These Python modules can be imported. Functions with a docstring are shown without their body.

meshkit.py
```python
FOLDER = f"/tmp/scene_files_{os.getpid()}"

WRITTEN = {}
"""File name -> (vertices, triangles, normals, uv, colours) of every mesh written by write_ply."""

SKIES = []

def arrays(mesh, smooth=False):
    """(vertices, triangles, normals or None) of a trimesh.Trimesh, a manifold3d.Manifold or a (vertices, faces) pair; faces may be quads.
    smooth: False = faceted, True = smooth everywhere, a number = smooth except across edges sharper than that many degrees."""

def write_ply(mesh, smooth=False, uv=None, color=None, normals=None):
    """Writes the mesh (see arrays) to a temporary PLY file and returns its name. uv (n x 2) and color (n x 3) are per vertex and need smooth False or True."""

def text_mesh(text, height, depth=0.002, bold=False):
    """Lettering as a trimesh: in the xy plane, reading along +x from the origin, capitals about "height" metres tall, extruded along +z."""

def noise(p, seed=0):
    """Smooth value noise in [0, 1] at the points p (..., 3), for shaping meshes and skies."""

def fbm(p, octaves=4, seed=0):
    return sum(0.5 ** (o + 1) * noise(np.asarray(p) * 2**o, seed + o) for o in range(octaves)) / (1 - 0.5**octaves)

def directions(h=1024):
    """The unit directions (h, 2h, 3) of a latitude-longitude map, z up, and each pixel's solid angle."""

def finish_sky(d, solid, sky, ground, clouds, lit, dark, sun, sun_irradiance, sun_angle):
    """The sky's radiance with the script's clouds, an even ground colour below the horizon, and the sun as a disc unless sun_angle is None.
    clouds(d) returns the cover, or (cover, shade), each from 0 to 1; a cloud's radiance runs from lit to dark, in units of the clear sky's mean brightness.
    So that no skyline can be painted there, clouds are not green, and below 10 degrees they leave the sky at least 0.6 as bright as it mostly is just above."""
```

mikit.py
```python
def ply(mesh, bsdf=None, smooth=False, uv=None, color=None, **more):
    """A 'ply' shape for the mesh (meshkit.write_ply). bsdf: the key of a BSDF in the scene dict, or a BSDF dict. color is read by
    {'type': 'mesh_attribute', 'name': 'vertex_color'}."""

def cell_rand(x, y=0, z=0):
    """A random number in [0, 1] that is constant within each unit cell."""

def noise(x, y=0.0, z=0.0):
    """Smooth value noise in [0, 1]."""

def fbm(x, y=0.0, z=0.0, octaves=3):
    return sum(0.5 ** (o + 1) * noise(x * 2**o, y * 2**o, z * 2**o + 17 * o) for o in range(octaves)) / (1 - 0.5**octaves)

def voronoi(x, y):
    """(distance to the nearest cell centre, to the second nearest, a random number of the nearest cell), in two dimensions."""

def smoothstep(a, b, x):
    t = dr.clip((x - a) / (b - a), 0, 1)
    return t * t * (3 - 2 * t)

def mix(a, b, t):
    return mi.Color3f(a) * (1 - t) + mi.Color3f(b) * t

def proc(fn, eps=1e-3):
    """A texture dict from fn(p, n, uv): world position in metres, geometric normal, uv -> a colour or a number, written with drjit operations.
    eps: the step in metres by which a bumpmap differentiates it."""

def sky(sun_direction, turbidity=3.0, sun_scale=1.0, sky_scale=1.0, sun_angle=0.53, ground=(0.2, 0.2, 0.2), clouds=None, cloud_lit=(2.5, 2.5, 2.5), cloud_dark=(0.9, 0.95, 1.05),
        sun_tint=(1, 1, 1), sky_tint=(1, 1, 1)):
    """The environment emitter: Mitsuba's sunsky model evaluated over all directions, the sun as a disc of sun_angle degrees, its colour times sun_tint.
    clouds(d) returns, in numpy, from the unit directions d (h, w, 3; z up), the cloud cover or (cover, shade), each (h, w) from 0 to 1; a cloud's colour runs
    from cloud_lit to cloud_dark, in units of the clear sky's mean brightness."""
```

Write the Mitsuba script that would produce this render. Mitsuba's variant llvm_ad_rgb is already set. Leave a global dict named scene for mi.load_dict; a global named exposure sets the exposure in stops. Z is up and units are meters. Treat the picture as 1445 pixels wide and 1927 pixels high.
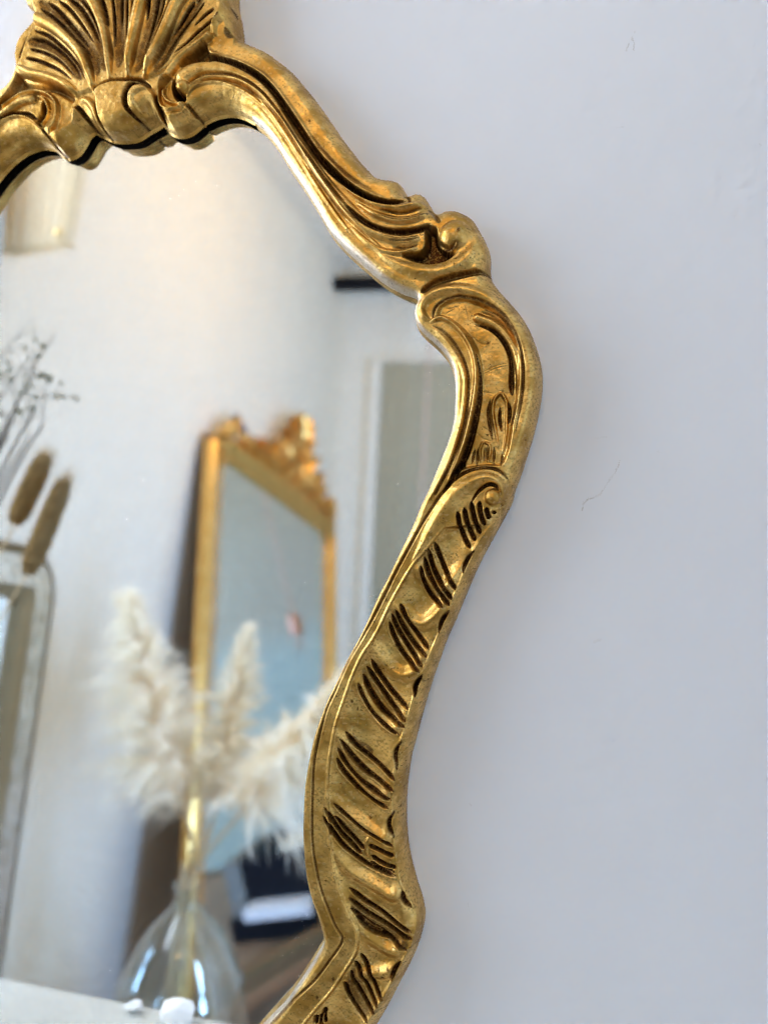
import math, random
import numpy as np, trimesh, shapely
from scipy.spatial import cKDTree
from scipy.ndimage import gaussian_filter
import mitsuba as mi, drjit as dr
import mikit, meshkit
from mikit import noise, fbm, smoothstep, mix

T = mi.ScalarTransform4f
rng = np.random.default_rng(7)
scene, labels = {}, {}

# ---------------------------------------------------------------- camera
# wall = plane y 0, the room lies at y < 0; the lens stands 46 cm off the wall, turned a little to the left
FOC, CEN, FOOT, DIST, EYE = 1446.0, np.array([722.5, 963.5]), np.array([1030.0, 1000.0]), 0.46, 1.35
_n = np.array([*(FOOT - CEN), FOC]); _n /= np.linalg.norm(_n)
_u = np.array([0.05, -1.0, 0]); _u[2] = -(_u @ _n) / _n[2]; _u /= np.linalg.norm(_u)
ROT = np.array([np.cross(_n, _u), _n, _u])
EYEP = np.array([0, -DIST, EYE])
fwd, upv = ROT @ [0, 0, 1.0], ROT @ [0, -1.0, 0]
scene['camera'] = {'type': 'thinlens', 'fov': 2 * math.degrees(math.atan(722.5 / FOC)), 'fov_axis': 'x', 'near_clip': 0.02, 'far_clip': 60.0,
                   'aperture_radius': 0.0036, 'focus_distance': 0.435,
                   'to_world': T().look_at(origin=EYEP.tolist(), target=(EYEP + fwd).tolist(), up=upv.tolist())}
exposure = 0.08

# ---------------------------------------------------------------- light
# daylight: a low window in the mirror's own wall, right of the frame, and one in the side wall by the corner, left of the frame;
# an unseen globe is added further in as warm fill; a small lit wall lamp at the left
WIN_NEAR, WIN_SIDE, FILL_GLOBE, LAMP = (9.9, 17.8, 34.5), (5.6, 6.4, 7.6), (23.5, 14.5, 3.9), (3.2, 2.3, 1.3)

# ---------------------------------------------------------------- helpers
def at(u, v, y):
    """the point of the plane at world depth y seen at that place of the photograph"""
    d = ROT @ np.array([u - CEN[0], v - CEN[1], FOC])
    return EYEP + d * ((y + DIST) / d[1])

GLASS = .004
def hy(u, v, y):
    """the point of the room at real depth y whose image in the glass is seen at that place of the photograph"""
    p = at(u, v, -2 * GLASS - y); p[1] = y
    return p

def plane_mm(pts, h):
    """points of the wall plane raised by h mm, in mm right and up of the lens's foot"""
    p = np.asarray(pts, float)
    d = np.column_stack([p - CEN, np.full(len(p), FOC)]) @ ROT.T
    t = (DIST - h / 1000) / d[:, 1]
    return np.column_stack([d[:, 0] * t, d[:, 2] * t]) * 1000

def spline(p, step, closed=False):
    """a smooth curve through the points, resampled"""
    p = np.asarray(p, float)
    if len(p) == 2: q = p
    else:
        e = np.vstack([2 * p[0] - p[1], p, 2 * p[-1] - p[-2]])
        out = []
        for i in range(len(p) - 1):
            a, b, c, d = e[i:i + 4]
            n = max(2, int(np.linalg.norm(c - b) / step * 1.5))
            t = (np.arange(n) / n)[:, None]
            ta, tb, tc = [max(np.linalg.norm(y - x), 1e-6) ** .5 for x, y in ((a, b), (b, c), (c, d))]
            m1 = tb * ((b - a) / ta - (c - a) / (ta + tb) + (c - b) / tb)
            m2 = tb * ((c - b) / tb - (d - b) / (tb + tc) + (d - c) / tc)
            out.append((2 * t**3 - 3 * t**2 + 1) * b + (t**3 - 2 * t**2 + t) * m1 + (-2 * t**3 + 3 * t**2) * c + (t**3 - t**2) * m2)
        q = np.vstack(out + [p[-1:]])
    s = np.r_[0, np.cumsum(np.linalg.norm(np.diff(q, axis=0), axis=1))]
    n = max(2, int(s[-1] / step) + 1)
    k = np.linspace(0, s[-1], n)
    return np.column_stack([np.interp(k, s, q[:, 0]), np.interp(k, s, q[:, 1])])

def put(key, mesh, bsdf, smooth=30, label=None, cat=None, group=None, kind=None, **more):
    scene[key] = mikit.ply(mesh, bsdf, smooth=smooth, **more)
    tag(key, label, cat, group, kind)
    return key
def tag(key, label=None, cat=None, group=None, kind=None):
    d = {k: v for k, v in (('label', label), ('category', cat), ('group', group), ('kind', kind)) if v}
    if d: labels[key] = d

# ---------------------------------------------------------------- materials
def rgb(*c): return {'type': 'rgb', 'value': list(c)}
def gold_col(p, n, uv):
    s = p * 1000
    m = fbm(s.x * .09, s.y * .09, s.z * .09, 3)
    sp = noise(s.x * .9, s.y * .9, s.z * .9)
    m2 = fbm(s.x * .2 + 9, s.y * .2, s.z * .2, 3)
    g = mix((.45, .245, .050), (.76, .475, .142), smoothstep(.3, .7, m))
    g = mix(g, (.30, .16, .035), smoothstep(.55, .85, sp * .55 + m * .5) * .6)
    g = mix(g, (.22, .105, .022), smoothstep(.50, .80, m2) * .30)
    g = mix(g, (.88, .68, .34), smoothstep(.62, .80, noise(s.x * .6 + 5, s.y * .6, s.z * .6)) * .2)
    g = mix(g, (.80, .70, .60), .8 * dr.clip(uv.y, 0, 1))  # pale reflection painted into the colour along the inner edge
    return mix(g, (.062, .024, .008), dr.clip(uv.x, 0, 1))
def gold_rough(p, n, uv):
    s = p * 1000
    return .29 + .20 * fbm(s.x * .25, s.y * .25, s.z * .25, 3) + .18 * dr.clip(uv.x, 0, 1)
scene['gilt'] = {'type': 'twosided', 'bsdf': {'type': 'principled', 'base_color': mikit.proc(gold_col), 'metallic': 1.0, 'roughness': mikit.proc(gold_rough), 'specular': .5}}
scene['rebate_black'] = {'type': 'twosided', 'bsdf': {'type': 'diffuse', 'reflectance': rgb(.012, .010, .008)}}
scene['silvering'] = {'type': 'twosided', 'bsdf': {'type': 'conductor', 'specular_reflectance': rgb(.93, .95, .935)}}

# ================================================================ THE GILT MIRROR: traced carving, heights in mm above the wall
ZF = {'1': (0, 0, 3.0104), '2': (280, 40, 3.44), '3': (560, 280, 3.0104), '4': (740, 500, 4.19), '5': (680, 860, 4.188), '6': (560, 1200, 4.25), '7': (480, 1560, 3.803),
      'a': (0, 0, 6.02), 'b': (220, 0, 5.558), 'c': (0, 140, 6.02), 'd': (160, 130, 6.02), 'p': (0, 0, 1.0)}
def P(z, s):
    """'x,y x,y ...' measured on detail sheet z, as places of the photograph"""
    ox, oy, k = ZF[z]
    a = np.array([[float(v) for v in q.split(',')] for q in s.split()])
    return a / k + [ox, oy]

H0 = 24.0
# --- outline: points, edge height, rounding radius (mm)
outer_left = P('p', '-210,345 -150,300 -90,248 -45,210 0,178 17,166 28,150 35,128 33,106 40,80 55,60 67,46 71,36 69,24 57,15 54,0 50,-30 62,-75 95,-125 150,-165 215,-185')
outer_shell = P('p', '220,-185 300,-180 365,-155 415,-110 440,-60 441,-25 442,5 447,30 451,60 454,85')
outer_limb = P('p', '470,94 483,100 513,113 536,129 559,148 579,171 600,197 623,229 648,266 670,295 687,316 700,330 711,341 729,348 749,351 759,356 766,368 773,379 789,375 802,378 811,390 820,405 829,412 842,407 859,406 876,411 892,421 905,441 917,464 923,483 923,510 927,531 942,553 962,575 982,599 996,622 1007,648 1016,677 1021,708 1020,739 1016,767 1009,801 1000,834 989,868 979,899 970,922 964,945 949,975 931,1008 914,1039 897,1073 883,1106 871,1134 857,1168 842,1201 829,1237 816,1274 802,1318 787,1374 774,1424 767,1471 764,1518 765,1562 770,1605 776,1632 785,1665 795,1697 799,1722 797,1742 790,1770 777,1802 759,1836 740,1873 722,1905 704,1932 676,1972 630,2030')
inner_low = P('p', '350,2080 405,2030 455,1973 496,1927 514,1907 543,1876 569,1839 593,1802 608,1776 614,1762 612,1744 604,1710 593,1673 585,1634 581,1597 579,1553 580,1511 583,1463 591,1416 600,1376 612,1341 626,1306 642,1275 661,1235 680,1200 697,1165 716,1122 740,1075 763,1025 785,977 795,952 808,925 821,894 835,860 847,829 855,798 858,763 858,727 855,702 848,683 834,663 818,647 799,630 790,619 785,608 783,595 785,582 789,570 784,564 759,554 726,536 693,509 660,480 628,445 597,393 571,351 547,316 524,278 501,249 481,231')
inner_top = P('p', '481,231 462,221 441,215 420,216 400,222 383,231 369,243 355,252 339,255 325,251 314,241 306,233 298,238 282,247 259,261 233,265 213,263 191,254 178,248 169,254 159,271 147,288 132,296 117,292 105,281 95,278 80,277 64,281 48,288 25,305 10,320 -10,345 -40,392 -75,455 -100,520')
def dense(p, h, step=.3):
    return spline(plane_mm(p, h), step)
SEG = [(outer_left, 19, 2.5), (outer_shell, 9, 5), (outer_limb, 4, 10), (inner_low, 10.5, 6.0), (inner_top, 10, 10.5)]
out_pts, out_h, out_r = [], [], []
for p, h, r in SEG:
    q = dense(p, h)
    out_pts.append(q); out_h.append(np.full(len(q), h)); out_r.append(np.full(len(q), r))
# local differences of the edge: softer, lower or crisper
def edge_tune(u0, v0, rad, h=None, r=None):
    global OH, OR
    c = plane_mm([[u0, v0]], 15)[0]
    w = np.exp(-((OUT - c) ** 2).sum(1) / (rad * .3) ** 2)
    if h is not None: OH += (h - OH) * w
    if r is not None: OR += (r - OR) * w
OUT, OH, OR = np.vstack(out_pts), np.concatenate(out_h).astype(float), np.concatenate(out_r).astype(float)
n_outer = sum(len(q) for q in out_pts[:3]); n_low = len(out_pts[3])
for v in range(1060, 1700, 60):
    edge_tune(np.interp(v, [1060, 1300, 1553, 1700], [745, 629, 579, 600]), v, 60, h=15, r=2.6)
edge_tune(560, 1850, 80, h=14, r=4.0)
for u, v in ((840, 680), (858, 760), (840, 850), (800, 950)): edge_tune(u, v, 60, h=14, r=4.0)
edge_tune(785, 595, 30, h=15, r=4)
i0, i1 = n_outer, len(OH)
for A in (OH, OR): A[i0:i1] = np.convolve(np.pad(A[i0:i1], 30, mode='edge'), np.ones(61) / 61, 'valid')

outline = shapely.Polygon(OUT).buffer(0)
PITCH = .34
x0, z0, x1, z1 = outline.bounds
gx, gz = np.arange(x0 - 1, x1 + 1, PITCH), np.arange(z0 - 1, z1 + 1, PITCH)
GX, GZ = np.meshgrid(gx, gz)
inside = shapely.contains_xy(outline, GX.ravel(), GZ.ravel()).reshape(GX.shape)
IDX = np.flatnonzero(inside.ravel())
XY = np.column_stack([GX.ravel()[IDX], GZ.ravel()[IDX]])
tree = cKDTree(XY)
def near(curve, reach):
    """for every grid point within reach of the curve: (its number, distance, place along the curve)"""
    lo, hi = curve.min(0) - reach, curve.max(0) + reach
    s = np.flatnonzero((XY[:, 0] > lo[0]) & (XY[:, 0] < hi[0]) & (XY[:, 1] > lo[1]) & (XY[:, 1] < hi[1]))
    d, k = cKDTree(curve).query(XY[s], distance_upper_bound=reach)
    ok = np.isfinite(d)
    return s[ok], d[ok], k[ok]

d_in, k_in = cKDTree(OUT).query(XY)
isout = k_in < n_outer
# both sides of the frame count, so that a thin place stays round
def edge_drop(sel):
    d, k = cKDTree(OUT[sel]).query(XY)
    h, r = OH[sel][k], OR[sel][k]
    t = np.clip(1 - d / r, 0, 1)
    return (H0 - h) * (1 - np.sqrt(np.clip(1 - t * t, 0, 1))), d
drop_o, d_o = edge_drop(slice(0, n_outer))
drop_i, d_i = edge_drop(slice(n_outer, None))
H = H0 - np.maximum(drop_o, drop_i)
HB = H.copy(); PAT = np.zeros(len(H))
wob = meshkit.fbm(np.column_stack([XY * .35, XY[:, 0] * 0]), 3, 3)
wob2 = meshkit.fbm(np.column_stack([XY * 1.3, XY[:, 0] * 0]), 2, 9)

def carve(z, s, w, amp, pat=0.0, taper=(0, 0), prof='cos', h=H0, wend=None, pw=1.0, lip=0):
    """one stroke of the chisel (amp < 0) or one raised moulding (amp > 0): w half width and amp depth in mm; pat dark glaze left in it"""
    c = spline(plane_mm(P(z, s), h), .25)
    L = np.linspace(0, 1, len(c))
    wid = np.full(len(c), float(w)) if wend is None else np.interp(L, np.linspace(0, 1, len(wend)), wend)
    a = np.ones(len(c))
    if taper[0]: a = a * np.clip(L / taper[0], 0, 1) ** .6
    if taper[1]: a = a * np.clip((1 - L) / taper[1], 0, 1) ** .6
    i, d, k = near(c, wid.max() * (2.1 if pat else 1) + (1.2 if lip else 0))
    ww = wid[k] * (.35 + .65 * a[k])
    t = np.clip(d / ww, 0, 1)
    if prof == 'cos': p = .5 + .5 * np.cos(np.pi * t)
    elif prof == 'round': p = np.sqrt(1 - t * t)
    elif prof == 'vee': p = (1 - t) ** 1.2
    H[i] += amp * p * a[k]
    if lip: H[i] += lip * np.exp(-((d - ww * 1.12) / .42) ** 2) * a[k]
    if pat:
        q = np.clip(1.25 * (1 - (d / (ww * pw)) ** 2), 0, 1)
        halo = np.clip(1 - d / (ww * 2.1), 0, 1) ** 1.5 * .55 * np.clip(2.2 * wob[i] - .5, 0, 1)
        PAT[i] = np.maximum(PAT[i], pat * np.maximum(q * np.clip(.35 + 1.3 * wob2[i], .2, 1), halo))
def patch(z, s, amp, soft, pat=0.0, h=H0, inward=True):
    """a flat raised or sunk, or a patch of glaze, with edges of the given softness (mm)"""
    c = spline(plane_mm(P(z, s + ' ' + s.split()[0]), h), .3)
    poly = shapely.Polygon(c).buffer(0)
    lo, hi = c.min(0) - soft, c.max(0) + soft
    i = np.flatnonzero((XY[:, 0] > lo[0]) & (XY[:, 0] < hi[0]) & (XY[:, 1] > lo[1]) & (XY[:, 1] < hi[1]))
    d, _ = cKDTree(c).query(XY[i])
    sd = np.where(shapely.contains_xy(poly, XY[i, 0], XY[i, 1]), d, -d)
    t = np.clip(sd / soft if inward else sd / soft * .5 + .5, 0, 1)
    t = t * t * (3 - 2 * t)
    H[i] += amp * t
    if pat: PAT[i] = np.maximum(PAT[i], pat * t * np.clip(.3 + 1.3 * wob2[i], 0, 1))
def ball(z, s, r, h):
    c = plane_mm(P(z, s), h)[0]
    d2 = ((XY - c) ** 2).sum(1)
    i = np.flatnonzero(d2 < r * r)
    H[i] = np.maximum(H[i], h - r + np.sqrt(r * r - d2[i]))

#CARVING
# --- long fluted limb: bead, band, hollow channel with chisel strokes, scalloped rim
bead = '845,911 828,932 814,953 792,989 766,1037 742,1082 721,1125 699,1168 679,1204 654,1247 631,1299 614,1336 600,1388 591,1435 588,1494 587,1553 589,1600 594,1630 602,1668 618,1713 633,1748 644,1768 617,1813 591,1847 559,1878 527,1913 480,1965'
carve('p', bead, 1.2, -1.4, .75, pw=.8)
crest = '833,994 799,1037 778,1062 754,1101 730,1146 714,1180 699,1207 682,1232 664,1270 647,1318 633,1360 624,1402 618,1447 616,1494 618,1541 621,1588 627,1634 638,1678 656,1723 672,1757 671,1789 650,1826 622,1868 590,1905 560,1942 520,1985'
rim = '925,985 905,1012 888,1042 870,1083 853,1123 839,1160 823,1198 807,1235 795,1262 782,1298 770,1340 757,1385 746,1422 740,1468 736,1515 735,1556 740,1595 745,1630 753,1670 768,1702 780,1738 774,1775 760,1805 742,1840 722,1875 700,1910 670,1955 630,2010'
cc, rc = spline(plane_mm(P('p', crest), H0), .3), spline(plane_mm(P('p', rim), H0), .3)
chan = shapely.Polygon(np.vstack([cc, rc[::-1]])).buffer(0)
ic = np.flatnonzero(shapely.contains_xy(chan, XY[:, 0], XY[:, 1]))
dc, _ = cKDTree(cc).query(XY[ic]); dr_, _ = cKDTree(rc).query(XY[ic])
tt = dc / (dc + dr_)
fade = np.clip(np.minimum(dc, dr_) / 1.0, 0, 1)
H[ic] -= 3.8 * np.sin(np.pi * np.clip(tt, 0, 1)) ** .75 * fade + .6 * fade
carve('p', crest, 1.5, .9, 0, (.06, 0))
carve('p', rim, 2.2, 1.1, 0, (.05, 0))
# swells between the stroke groups
H_before = H.copy()
for s in ('760,1040 790,1075 830,1110 868,1060', '722,1110 752,1150 790,1175 818,1158 848,1120', '690,1190 715,1240 752,1272 782,1262 806,1220', '655,1265 690,1320 730,1372 758,1362 778,1310',
          '632,1370 660,1440 705,1500 736,1495 748,1430', '622,1500 650,1530 690,1560 725,1580 738,1530', '626,1600 655,1640 705,1672 740,1690 756,1650', '668,1740 700,1775 740,1795 768,1770', '640,1850 690,1840 735,1830 745,1815'):
    carve('p', s, 5.0, 3.6, 0, (.35, .2))
keep = np.zeros(len(H)); keep[ic] = np.clip((np.minimum(dc, dr_) - .8) / 2.2, 0, 1)
H = H_before + (H - H_before) * keep
def soften(sel, sig):
    g = np.zeros(GX.size); w = np.zeros(GX.size); g[IDX] = H; w[IDX] = 1
    q = gaussian_filter(g.reshape(GX.shape), sig / PITCH) / np.maximum(gaussian_filter(w.reshape(GX.shape), sig / PITCH), 1e-6)
    e = np.clip(np.minimum(dc, dr_) / 2.5, 0, 1)
    H[sel] = H[sel] * (1 - e) + q.ravel()[IDX][sel] * e
soften(ic, 1.3)
S = dict(w=1.75, amp=-3.2, pat=1.0, pw=.8, lip=.35, taper=(.12, .08))
for s in ('757,430 775,540 810,640 855,720', '810,400 830,500 860,590 895,660', '865,355 880,440 905,530 935,605', '930,350 935,420 950,480 968,540', '985,400 990,440 1005,485', '1045,425 1040,445',
          '463,860 490,980 545,1090 640,1190', '492,790 520,900 580,1020 690,1175', '525,725 550,850 610,980 710,1130', '573,672 610,780 660,900 738,1050',
          '215,1305 245,1410 310,1540 450,1700', '235,1240 270,1340 350,1480 475,1660', '265,1205 310,1320 390,1450 510,1585', '302,1160 350,1270 430,1390 525,1520'):
    carve('5', s, **S)
for s in ('478,370 510,460 590,600 700,710 800,780', '515,300 570,430 680,590 850,725', '545,235 620,360 740,530 860,680', '580,180 640,290 740,430 880,580',
          '305,975 350,1070 450,1190 600,1310 715,1380', '315,890 380,1010 490,1140 620,1240 740,1310', '335,820 420,950 540,1080 650,1160 760,1240', '375,765 450,870 560,960 680,1060 770,1150',
          '285,1340 390,1440 530,1560 680,1640 750,1690'):
    carve('6', s, **{**S, 'w': 1.85})
for z, q, w in (('5', '845,370 870,480 905,570 925,650', 5.0), ('5', '520,740 545,880 605,1010 700,1130', 4.6), ('5', '255,1220 300,1340 380,1470 490,1620', 4.6), ('6', '525,260 600,410 710,560 850,690', 4.8), ('6', '340,850 410,970 530,1110 740,1260', 5.4), ('6', '290,1420 380,1540 470,1660 520,1740', 4.6), ('7', '680,500 800,610 920,700 1090,800', 5.0), ('7', '700,1000 760,1110 810,1230 860,1320', 5.0)):
    carve(z, q, w, 0, .42, (.12, .1))
patch('6', '420,750 480,830 560,870 600,920 580,970 500,930 430,850', 0, 1.2, .8)
for s in ('485,-90 550,20 620,130 720,220 820,290 1000,360', '495,-150 600,30 680,120 750,210', '560,-80 640,20 720,110 770,170', '800,140 880,170 985,215', '820,215 900,260 1000,300', '815,260 880,300 990,330',
          '665,440 770,530 900,620 1000,700 1105,770', '665,510 780,610 920,700 1110,820', '680,580 800,690 920,770 1080,890', '720,640 800,720 880,770 960,800',
          '750,910 800,1020 850,1140 905,1250', '710,960 760,1080 820,1200 870,1290', '680,1030 720,1150 790,1260 850,1340', '635,1110 660,1210 720,1310 800,1390',
          '500,1300 485,1350 490,1420', '470,1350 455,1396 460,1450', '435,1350 425,1420'):
    carve('7', s, **{**S, 'w': 1.7})
patch('7', '665,500 770,600 900,680 1090,800 1090,880 920,790 760,690 680,600', 0, 2.0, .75)
patch('7', '655,1030 700,1000 780,1160 840,1330 780,1370 690,1290 640,1150', 0, 2.0, .7)
patch('6', '262,1420 330,1440 480,1600 500,1760 400,1700 290,1560', 0, 2.0, .6)
carve('7', '800,80 780,130 790,220', .9, 1.6, 0, (.1, .1))
for z, s in (('5', '885,740 830,815 805,880 800,915'), ('5', '685,1215 630,1300 603,1395'), ('6', '985,310 940,395 935,480'), ('6', '828,835 783,930 787,1065'), ('6', '762,1410 725,1500 762,1615'), ('7', '1045,465 1055,540 1105,600'), ('7', '1040,965 990,1030 972,1105'), ('5', '475,1720 420,1820 415,1900')):
    carve(z, s, 1.9, -3.2, 1.0, (.35, .35), pw=.75)

# --- ball volute at the head of the fluted limb
carve('5', '400,830 480,700 570,540 660,400 760,270 880,190 1000,160 1085,205 1115,290 1075,365', 5.2, 3.2, 0, (.5, .1), wend=[3, 6, 7, 6, 4, 3])
carve('5', '860,370 900,300 950,245 1010,215 1060,225 1078,262', 1.3, -3.0, .9, (.5, .1))
ball('5', '1028,312', 4.6, 28.5)
carve('5', '800,60 740,150 690,215 640,285', 1.5, -3, .95, (0, .3))
carve('5', '700,200 790,135 880,95 980,82 1080,105 1150,170', 1.3, -2.2, .85, (.1, .3))
# --- panel with leaf between the two volutes
carve('4', '290,430 245,400 225,340 260,260 350,205 480,185 620,205 760,265 880,350 985,470 1060,600 1100,760 1100,920 1075,1080 1030,1260 975,1430 925,1580', 7.0, 3.0, 0, (.02, .5), wend=[2.2, 4, 5, 6.5, 7, 7, 6.5, 6, 6])
carve('4', '290,440 385,412 485,470 570,570 628,690 652,850 642,1000 610,1190 560,1390 490,1570 430,1700', 2.0, 3.2, 0, (.03, .2))
carve('4', '310,470 400,520 490,620 560,750 592,880 588,1050 560,1240 505,1430 430,1610 330,1800', 1.0, -1.2, .8, (.1, 0))
carve('4', '310,490 390,560 470,660 535,780 565,900 558,1060 530,1240 475,1430 400,1620 290,1830', 1.6, 1.3, 0, (.1, 0))
patch('4', '330,400 360,310 440,255 560,245 700,285 800,330 900,430 970,560 1010,720 1010,900 985,1100 950,1280 910,1480 860,1570 700,1590 540,1620 470,1660 560,1450 630,1220 672,1000 680,850 655,700 600,580 510,480 400,410', -3.4, 2.2)
carve('4', '310,410 330,330 400,270 500,240 600,250 700,280 790,325 880,400 960,520 1010,670 1025,830', 1.1, -1.2, .9, (.05, .4))
carve('4', '655,700 685,850 678,1020 650,1180 605,1370 545,1540 455,1680', 2.0, -3.2, 1.0, (.3, .05), wend=[1.2, 1.5, 2, 2.4, 2.0])
carve('4', '625,385 690,410 770,440 850,500 920,590 968,700 990,840 985,1000 965,1150 930,1290', 2.1, 3.4, 0, (.03, .5), prof='round', wend=[2.6, 2.2, 2, 1.9, 1.8])
carve('4', '690,350 760,370 840,430 900,510', .7, -1.0, .6, (.2, .2))
carve('4', '640,450 720,470 800,510 870,590 915,690 930,800 930,900 935,1010', 2.0, -2.4, .95, (.25, .1), wend=[1, 1.6, 1.6, 2.4])
carve('4', '725,335 830,385 930,490 995,620 1025,780 1022,950 1000,1130 965,1300', .9, -.8, .85, (.2, .3))
carve('4', '850,990 800,1040 782,1130 800,1280 830,1440', 1.3, 2.8, 0, (.05, .4))
carve('4', '850,990 890,1070 892,1200 885,1340 860,1470', 1.3, 2.8, 0, (.05, .4))
carve('4', '840,1110 835,1200 850,1300', 1.2, -2.0, .9, (.3, .3))
carve('4', '905,1070 915,1150 905,1240', 1.2, -2.0, .9, (.3, .3))
carve('4', '705,1380 680,1450 685,1545', 1.0, 2.2, 0, (.05, .3)); carve('4', '715,1385 755,1410 755,1540', 1.0, 2.0, 0, (.05, .3)); carve('4', '720,1430 715,1540', 1, -1, .5, (.2, .2))
for q in ('640,1440 612,1560', '662,1440 655,1575', '790,1425 792,1560', '858,1480 848,1580', '735,1430 735,1545'): carve('4', q, .9, -1.4, .7, (.25, .3))
carve('4', '760,1050 745,1150 760,1270 780,1370', 1.2, -1.4, .9, (.3, .3))
for s in ('600,530 690,600 740,610', '690,830 800,780 920,750', '690,850 800,800 920,770', '700,980 790,1000', '420,330 520,300', '400,370 480,320', '560,300 590,420', '700,1260 770,1300', '650,1300 700,1350 780,1380'):
    carve('4', s, .35, -.25, .55, (.2, .2))
# --- round volute at the end of the upper limb
patch('3', '600,600 700,585 730,540 735,455 775,450 790,520 830,555 915,530 890,580 840,620 760,640 680,630', -9.0, 1.6, 1.0, inward=False)
ball('3', '880,470', 10.5, 28.5)
carve('3', '905,530 860,565 800,530 778,470', 1.5, -2.0, .5, (.2, .2))
carve('3', '1010,440 1050,530 1060,620 1000,680', 5, 2.0, 0, (.2, .3))
carve('3', '430,560 540,640 680,690 820,690 930,640 1000,560 1020,480', 5.5, 2.8, 0, (.4, .2), wend=[3, 5, 6, 6, 5])
carve('3', '700,810 770,760 860,730 960,705 1040,690 1090,690', 2.6, -3.6, .8, (.05, .2))
# --- upper limb: beads, tube and outer band running into two leaf tips
ul1 = '245,490 290,430 370,397 470,397 570,430 660,480 740,545 805,620 870,710 940,820 1010,935 1080,1050 1160,1170 1260,1310 1340,1400'
ul2 = '235,470 285,410 360,372 450,362 550,380 650,425 740,490 820,575 900,680 970,790 1040,900 1110,1010 1200,1140 1300,1270 1420,1390 1500,1460'
carve('2', ul1, 1.5, 1.8, 0, (.02, .2)); carve('2', ul2, 1.5, 2.6, 0, (.02, .1))
carve('2', '262,470 310,425 380,385 460,380 560,405 655,452 740,518 812,600 885,697 955,805 1025,918 1095,1032 1180,1155 1280,1290', .7, -.8, .55, (.1, .1))
carve('2', '180,420 240,350 330,310 430,300 540,320 640,370 720,440 790,530 860,640 930,750 1010,860 1090,970 1190,1090 1300,1200 1400,1290 1520,1370', 4.5, 3.4, 0, (.03, .25), prof='round', wend=[5, 5, 4.6, 4, 3.4, 3, 3, 3])
carve('2', '260,400 340,350 440,340 560,360 660,405 740,470 810,550 890,655 960,765 1040,880 1120,990 1210,1110 1310,1230', 1.1, -2.2, .7, (.05, .1))
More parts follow.
